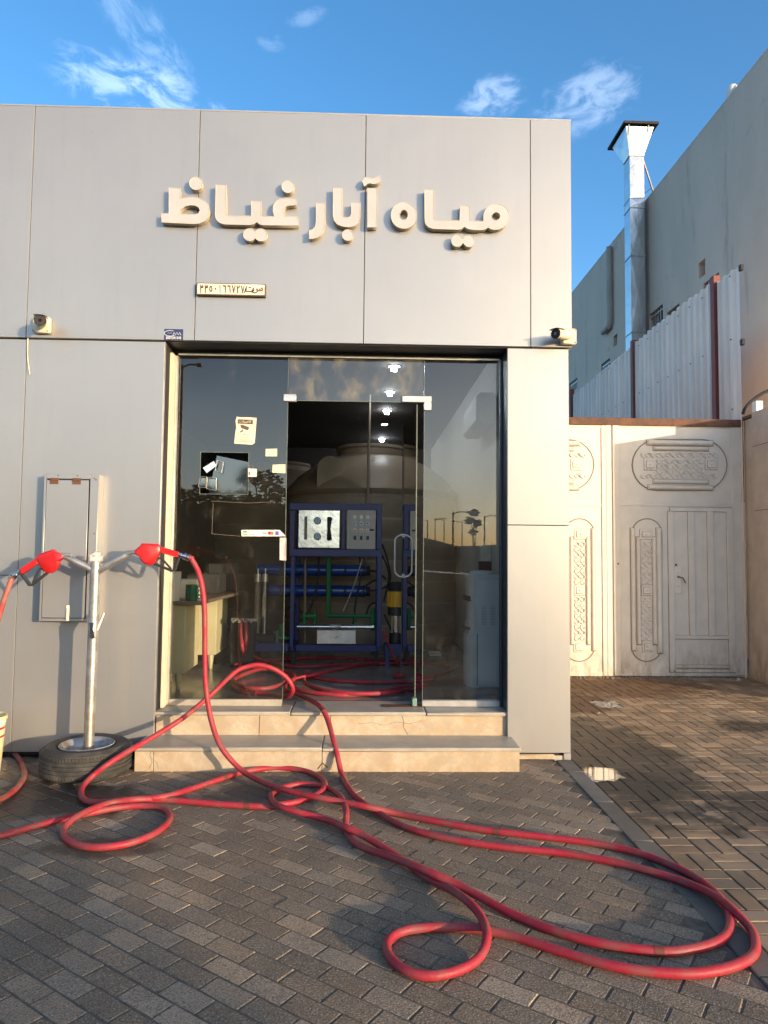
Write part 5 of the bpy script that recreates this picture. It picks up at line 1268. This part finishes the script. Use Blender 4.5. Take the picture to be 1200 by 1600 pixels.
for i, (yy, txt) in enumerate(((678.5, '\ufee3\ufeae\ufe8d\ufed7\ufe90'), (682.5, '\ufe91\ufe8e\ufedf\ufedc\ufe8e\ufee3\ufef4\ufeae\ufe8d\ufe95'), (686.5, '\u0662\u0664 \ufeb3\ufe8e\ufecb\ufe94'), (690, '\ufee7\ufeb8\ufedc\ufeae\ufedb\ufee2'))):
    text_obj('writing', txt[::-1] if i != 2 else '\ufe94\ufecb\ufe8e\ufeb3 \u0662\u0664', .02, gq(382.5, yy)[0], gq(382.5, yy)[2], YN, .0005, nt, 'ink', width=.075)
b = MB(); b.tube([gq(x, y_, YN) for x, y_ in ((371, 655), (396, 656), (394, 691), (369, 690))], .0012, 4, closed=True); b.build('print_border', 'ink', nt)
paperpoly('note', [(415, 701.5), (433, 701), (433, 713), (415, 713)], 'paper2', 'plain yellowish note on the glass above the other notes', 'note')
paperpoly('note', [(426, 726), (446, 725.5), (446, 739.5), (425.5, 738.5)], 'paper2', 'yellowish note on the glass beside the edge of the doorway', 'note')
o = paperpoly('note', [(387.5, 732), (401, 732.5), (401, 745), (387.5, 745)], 'paper', 'small white card at the right edge of the cut out in the glass', 'card')
b = MB(); b.tube([gq(x, y_, GF-.002) for x, y_ in ((390, 732), (389, 728), (392, 727), (395, 729), (396, 732))], .0012, 5); b.build('ring', 'alu', o)
b = MB(); b.prism([gq(*p, GF-.0022) for p in ((388.5, 737), (390.5, 737), (390.5, 742), (388.5, 742))], (0, .0006, 0)); b.build('print', 'ink', o)
stp = paperpoly('payment_sticker', [(377, 828), (437, 828), (447, 838), (377.5, 838)], 'white', 'long white payment card sticker low on the left glass by the doorway', 'sticker')
def spoly(pts, m_, nm='print'): b = MB(); b.prism([gq(*p, YN) for p in pts], (0, .0006, 0)); return b.build(nm, m_, stp, smooth=False)
spoly([(379, 830), (386.5, 830), (386.5, 832.2), (379, 832.2)], 'teal'); spoly([(379, 833.8), (386.5, 833.8), (386.5, 836), (379, 836)], 'lime')
spoly(arc(421.5, 833, 2.8, 2.8, 0, 340, 12), 'red'); spoly([(430, 830), (435.5, 830), (435.5, 836), (430, 836)], 'purple'); b = MB(); b.prism([gq(*p, YN-.0008) for p in arc(425, 833, 2.8, 2.8, 0, 340, 12)], (0, .0006, 0)); b.build('print', 'orange', stp)
text_obj('lettering', 'mada', .016, gq(394, 835)[0], gq(394, 835)[2], YN, .0005, stp, 'ink', width=.045)
text_obj('lettering', '\u0645\u062f\u0649'[::-1], .014, gq(392, 831)[0], gq(392, 831)[2], YN, .0005, stp, 'ink', width=.03)
text_obj('lettering', 'VISA', .018, gq(413, 833)[0], gq(413, 833)[2], YN, .0005, stp, 'navy', width=.032, bold=.0004)
paperpoly('tape_patch', [(437, 840), (447.3, 840), (447.0, 876), (437, 875)], 'plasticbag', 'strip of shiny tape on the glass edge under the payment sticker', 'tape')
# acrylic flap behind the cut out, with clips
fl2 = thing('acrylic_flap', (hA.x, GLASS_Y, hB.z), 'clear acrylic flap with taped cards hanging askew over the square cut out', 'flap')
b = MB(); P = [at_y(*p, GLASS_Y+.03) for p in ((339, 712), (388, 722), (384, 784), (326, 770))]; b.add([tuple(p) for p in P], [(0, 1, 2, 3)]); b.build('sheet', 'acryl', fl2, smooth=False, fix=False)
def card(pts, m_, nm='card', dy=0): b = MB(); b.prism([gq(*p, GF-.004-dy) for p in pts], (0, .002, 0)); return b.build(nm, m_, fl2, smooth=False)
card([(317, 731), (334, 720.5), (338.5, 727.5), (323, 739)], 'lightblue')
b = MB(); P = [gq(x, y_, GF-.002) for x, y_ in ((339.5, 719), (349, 722), (346, 739), (336, 735))]; b.tube(P, .0025, 5, closed=True); b.build('clip_frame', 'alu', fl2)
for q in (((313, 744.5), (323, 745), (321.5, 762), (310, 761)), ((324.5, 745.5), (338, 747), (337.5, 766), (323, 763.5))):
    b = MB(); P = [gq(x, y_, GF-.003) for x, y_ in q]; b.tube(P, .0022, 5, closed=True); b.build('clip_frame', 'alu', fl2); card([(q[0][0]+1.5, q[0][1]+2), (q[1][0]-1, q[1][1]+2), (q[2][0]-1, q[2][1]-2), (q[3][0]+1.5, q[3][1]-2)], 'plasticbag', 'card', 0).data.materials[0] = M['acryl']
b = MB(); b.tube([at_y(x, y_, GLASS_Y+.05) for x, y_ in ((360, 769), (381, 757))], .008, 8); b.tube([at_y(382+4.5*math.cos(R(a)), 756+5*math.sin(R(a)), GLASS_Y+.05) for a in range(0, 360, 30)], .003, 6, closed=True); b.build('handle', 'darkfr', fl2)

# ------------------------------------------------------------------ bucket and litter
BX, BY = -2.555, 4.93
bk = thing('paint_bucket', (BX, BY, 0), 'yellow and white printed bucket cut by the left edge of the photo', 'bucket')
b = MB(); b.lathe([(.0, .004), (.122, .004), (.128, .01), (.152, .36), (.160, .362), (.160, .385), (.152, .387), (.146, .385), (.122, .02)], (BX, BY, 0), n=40); b.build('pail', 'bucket', bk, fix=False)
for (z0, z1, m_) in ((.30, .315, 'red'), (.245, .258, 'red'), (.185, .19, 'white'), (.335, .36, 'white')):
    r_ = lambda z: .128+.024*(z-.01)/.35+.0012
    b = MB(); b.lathe([(r_(z0), z0), (r_(z1), z1)], (BX, BY, 0), n=40); b.build('band', m_, bk, fix=False)
lt = text_obj('lettering', 'TEK', .05, 0, 0, 0, .002, bk, 'ink', bold=.0015)
for v in lt.data.vertices:
    a = R(-33)+v.co.x/.15; rr = .1482+(-v.co.y)*.5; zz = .277+v.co.z; v.co = (BX+rr*math.sin(a+R(45)), BY-rr*math.cos(a+R(45)), zz)
lt.data.update()
p_ = at_z(104, 1221, .0); b = MB(); b.lathe([(0, .022), (.026, .02), (.03, .012), (.03, .001)], (p_.x, p_.y, .001), n=18); tag(b.build('bottle_cap', 'cap'), 'bright blue bottle cap lying on the wet pavers before the tyre', 'cap')
def crumple(px, py, z, w, d, h, name, label, seed):
    r2 = random.Random(seed); p = at_z(px, py, z); b = MB(); n = 9; vs = []
    for i in range(n):
        for j in range(6):
            u, v = i/(n-1)-.5, j/5-.5; e = max(0, 1-(u*u*3.6+v*v*3.6)); vs.append((p.x+u*w*(1+r2.uniform(-.15, .15)), p.y+v*d*(1+r2.uniform(-.2, .2)), z+.002+h*e*r2.uniform(-.3, 1)))
    fs = [(i*6+j, i*6+6+j, i*6+7+j, i*6+1+j) for i in range(n-1) for j in range(5)]
    vs = [(x, y_, max(z_, z+.002)) for x, y_, z_ in vs]
    b.add(vs, fs); tag(b.build(name, 'film', smooth=False, fix=False), label, 'litter')
crumple(948, 1101, -.06, .26, .32, .03, 'plastic_bag', 'thin crumpled plastic bag lying on the yard before the left gate leaf', 1)
crumple(916, 1217, -.05, .12, .15, .02, 'plastic_wrapper', 'clear crumpled wrapper lying between the kerb and the puddle', 2)
crumple(936, 1115, -.06, .06, .05, .015, 'paper_scrap', 'tiny pale scrap on the yard just below the plastic bag', 3)
crumple(1154, 1064, -.06, .07, .06, .06, 'paper_cup', 'small crumpled white cup on the ground at the foot of the gate hinge side', 4)
# stones and dirt along the gate foot and the kerb
b = MB(); r2 = random.Random(9)
for k in range(420):
    if k < 260: x, y_, z = r2.uniform(2.4, 4.9), 9.22-abs(r2.gauss(0, .07)), -.06
    else: x, y_, z = 1.575+abs(r2.gauss(0, .012)), r2.uniform(2.6, 5.2), -.064
    s_ = r2.uniform(.004, .014); q = [(x+s_*r2.uniform(.6, 1)*a, y_+s_*r2.uniform(.6, 1)*c_, z+s_*.8*d_+.004) for a, c_, d_ in ((-1, -1, -1), (1, -1, -1), (1, 1, -1), (-1, 1, -1), (0, 0, 1))]
    b.add(q, [(0, 1, 4), (1, 2, 4), (2, 3, 4), (3, 0, 4)])
tag(b.build('gravel', 'rust', smooth=False, fix=False), 'loose grit and dirt along the gate foot and the kerb', 'grit', kind='stuff').data.materials[0] = M['grime']

# ------------------------------------------------------------------ street side behind the camera (seen mirrored in the glass)
def leafball(b, c, rad, n, size, rr, squash=1):
    for _ in range(n):
        while True:
            v = Vector((rr.uniform(-1, 1), rr.uniform(-1, 1), rr.uniform(-1, 1)))
            if .25 < v.length < 1: break
        p = Vector(c)+Vector((v.x*rad, v.y*rad, v.z*rad*squash)); a = Vector((rr.uniform(-1, 1), rr.uniform(-1, 1), rr.uniform(-1, 1))).normalized()
        u, w = frame_from(a); s_ = size*rr.uniform(.6, 1.2); b.sheet([p-u*s_, p-w*s_*.5, p+u*s_, p+w*s_*.5])
def tree(x, y_, h, balls, label, seed, trunk=.07):
    rr = random.Random(seed); t = thing('street_tree', (x, y_, -.2), label, 'tree', 'trees across the street')
    b = MB(); top = Vector((x, y_, h*.8)); b.tube([(x, y_, -.2), (x+.05, y_, h*.35), top], [trunk, trunk*.75, trunk*.3], 8)
    for (dx_, dz_, r_, n) in balls: b.tube([(x+.03, y_, h*.4), (x+dx_*.6, y_, dz_-r_*.3), (x+dx_, y_, dz_)], [trunk*.5, trunk*.3, trunk*.1], 6)
    b.build('trunk', 'bark', t); b = MB()
    for (dx_, dz_, r_, n) in balls: leafball(b, (x+dx_, y_+rr.uniform(-.3, .3), dz_), r_, n, .11, rr, .8)
    b.build('crown', 'tankgreen', t, smooth=False, fix=False)
def rf(px, py, Yv): p = at_y(px, py, Yv); return (p.x, 2*GLASS_Y-Yv, p.z)
x, y_, z = rf(415, 730, 24); tree(x, y_, z+.2, [(-.6, z-.3, .45, 120), (.1, z-.5, .5, 160), (.5, z-.9, .4, 110), (-.9, z-1.1, .5, 140), (-.2, z-1.3, .45, 120), (.9, z-1.4, .4, 90)], 'small loose tree left of the others across the street', 21)
x, y_, z = rf(305, 768, 26); tree(x, y_, z+.2, [(-.6, z-.3, .6, 220), (.3, z-.2, .6, 200), (1.0, z-.5, .6, 200)], 'round bushy tree over the dark wall across the street', 22)
x, y_, z = rf(360, 772, 27); tree(x, y_, z, [(-.9, z-.2, .7, 240), (.4, z-.4, .7, 240), (1.4, z-.3, .6, 200)], 'broad bushy tree over the dark wall across the street', 23)
x, y_, z = rf(740, 795, 22); tree(x, y_, z+.1, [(0, z-.15, .13, 26), (-.12, z-.35, .16, 30), (.13, z-.45, .15, 26), (0, z-.7, .15, 22)], 'thin young tree standing alone by the road', 24, .03)
bw = rf(262, 786, 23.5); bw2 = rf(500, 800, 23.5)
MB().box(bw[0]-14, bw[0]+4.3, bw[1]-.3, bw[1], -.2, bw[2], .02).build('boundary_wall', 'hedgewall'); o = bpy.data.objects['boundary_wall']; tag(o, 'long dark boundary wall across the street', 'wall')
MB().box(bw[0]+4.31, 14, bw[1]-2.3, bw[1]-2.1, -.2, 1.75, .02).build('block_wall', 'hedgewall'); tag(bpy.data.objects['block_wall'], 'low grey block wall farther along the street', 'wall')
def lamp(px, ytop, Yv, arm_, label, grp='poles along the street'):
    x, y_, z = rf(px, ytop, Yv); t = thing('street_lamp', (x, y_, -.2), label, 'street lamp', grp)
    b = MB(); b.cyl((x, y_, -.2), (x, y_, z), .075, .045, 10); b.build('pole', 'darkfr', t)
    b = MB(); b.tube([(x, y_, z-.1), (x+arm_*.5, y_, z+.02), (x+arm_, y_, z)], .03, 6); b.box(min(x+arm_, x+arm_*1.35), max(x+arm_, x+arm_*1.35), y_-.1, y_+.1, z-.05, z+.05, .02); b.build('lamp_head', 'darkfr', t)
lamp(285, 570, 25, .5, 'tall street lamp at the end of the dark wall')
for k, (px, yt, Yv) in enumerate(((668, 812, 60), (680, 810, 70), (694, 812, 80), (708, 800, 42), (722, 815, 75), (757, 806, 50))): lamp(px, yt, Yv, .8 if k % 2 else -.8, ['far lamp post nearest the doorway side', 'second far lamp post along the road', 'third far lamp post along the road', 'thick dark lamp post in the middle of the road row', 'fifth far lamp post along the road', 'last lamp post of the road row, at the right'][k])
# parked car
CXc, CYc, CZ = 1.5, -2.45, -.2
car = thing('parked_car', (CXc, CYc, CZ), 'dark blue saloon car parked at the kerb behind the photographer', 'car')
def cpts(pr): return [(CXc+x, CZ+z) for x, z in pr]
body = [(-2.2, .35), (-2.25, .62), (-2.15, .88), (-1.5, .95), (1.0, .93), (1.75, .84), (2.12, .68), (2.2, .45), (2.15, .30), (1.75, .24), (-1.9, .24)]
sec = [(-.86, .96), (-.80, 1.0), (.80, 1.0), (.86, .96)]
def loft(pr, ws, nm, m_):
    b = MB(); n = len(pr); vs = []; cz_ = sum(z for x, z in pr)/n
    for w_, k_ in ws: vs += [(CXc+x*k_, CYc+w_, CZ+cz_+(z-cz_)*k_) for x, z in pr]
    fs = [tuple(range(n)), tuple(range((len(ws)-1)*n, len(ws)*n))]
    for i in range(len(ws)-1):
        for k in range(n): fs.append((i*n+k, i*n+(k+1) % n, (i+1)*n+(k+1) % n, (i+1)*n+k))
    b.add(vs, fs); return b.build(nm, m_, car)
loft(body, [(-.88, .97), (-.82, 1.0), (.82, 1.0), (.88, .97)], 'body', 'carblue')
cabn = [(-1.75, .93), (-1.15, 1.30), (-.4, 1.40), (.3, 1.36), (1.15, .92)]
loft(cabn, [(-.74, .96), (-.66, 1.0), (.66, 1.0), (.74, .96)], 'cabin', 'carblue')
for sd in (-1, 1):
    b = MB(); q = [(-1.5, .96), (-1.05, 1.24), (-.4, 1.33), (.25, 1.29), (.85, .96)]; b.prism([(CXc+x, CYc+sd*.752, CZ+z) for x, z in q], (0, -sd*.02, 0)); b.build('side_window', 'carglass', car)
b = MB(); b.prism([(CXc+.42, CYc-.6, CZ+1.34), (CXc+1.12, CYc-.66, CZ+.955), (CXc+1.12, CYc+.66, CZ+.955), (CXc+.42, CYc+.6, CZ+1.34)], (.02, 0, .012)); b.build('windscreen', 'carglass', car)
for wx_ in (-1.4, 1.38):
    for sd in (-1, 1):
        b = MB(); b.cyl((CXc+wx_, CYc+sd*.70, CZ+.31), (CXc+wx_, CYc+sd*.89, CZ+.31), .31, n=28); w_ = b.build('wheel', 'rubber', car)
        b = MB(); b.cyl((CXc+wx_, CYc+sd*.891, CZ+.31), (CXc+wx_, CYc+sd*.90, CZ+.31), .20, .17, 20); b.build('rim', 'rim', w_)
for sd in (-1, 1): MB().box(CXc+1.95, CXc+2.16, CYc+sd*.62-.16, CYc+sd*.62+.16, CZ+.60, CZ+.72, .03).build('headlight', 'headl', car)
for sd in (-1, 1): MB().box(CXc-2.26, CXc-2.1, CYc+sd*.62-.16, CYc+sd*.62+.16, CZ+.66, CZ+.80, .03).build('tail_light', 'red', car)

# added unseen block towards the sun, placed to shade the near left paving
kc = Vector((-.92, 3.1, 0))+Vector((math.sin(SUN_AZ), -math.cos(SUN_AZ), 0))*26
kt = thing('shade_blocker', (kc.x, kc.y, -.2), 'added unseen block with flat roof, placed to shade the near left paving', 'shade blocker')
kx = Matrix.Translation((kc.x, kc.y, 0)) @ Matrix.Rotation(SUN_AZ, 4, 'Z')
b = MB(); b.box(-6.5, .0, -3, 0, -.2, 3.38, .02, kx); b.build('wall', 'wallgrey', kt)
b = MB(); b.box(-6.6, .05, -3.1, .1, 3.39, 3.52, .02, kx); b.build('roof', 'wallgrey', kt)
b = MB(); b.box(-3.6, -2.7, .002, .04, -.18, 1.95, .01, kx); b.build('door', 'darkfr', kt)
b = MB(); b.box(-5.6, -4.2, .002, .04, .9, 1.9, .01, kx); b.build('window', 'carglass', kt)

# cracks in the risers, a chipped end block of the lower step, old tape marks on the glass
def crack(pts, Y, par, nm='crack', r_=.0016, m_='ink'):
    b = MB(); P = [at_y(x, y_, Y) for x, y_ in pts]; b.tube(P, r_, 4); return b.build(nm, m_, par, fix=False)
crack([(628, 1118), (631, 1128), (630, 1136), (634, 1142), (637, 1148)], 5.334, st)
crack([(560, 1131), (580, 1129), (600, 1133), (620, 1128), (640, 1131), (660, 1126)], 5.334, st, r_=.0010)
crack([(236, 1172), (234, 1181), (238, 1190), (233, 1201)], 5.002, st)
crack([(237, 1184), (245, 1192), (248, 1202)], 5.002, st, r_=.0010)
crack([(497, 1201), (504, 1192), (512, 1199)], 5.001, st, r_=.004)
for q in (((330, 783), (388, 786), (430, 784)), ((331, 834), (375, 838)), ((333, 786), (331, 834))):
    crack(q, GLASS_Y-.003, lp, 'tape_mark', .0011, 'paper2').data.materials[0] = M['grime']
crack([(275, 560), (272, 700), (268, 860)], GLASS_Y-.012, shop, 'frame_scratch', .0012, 'grime')
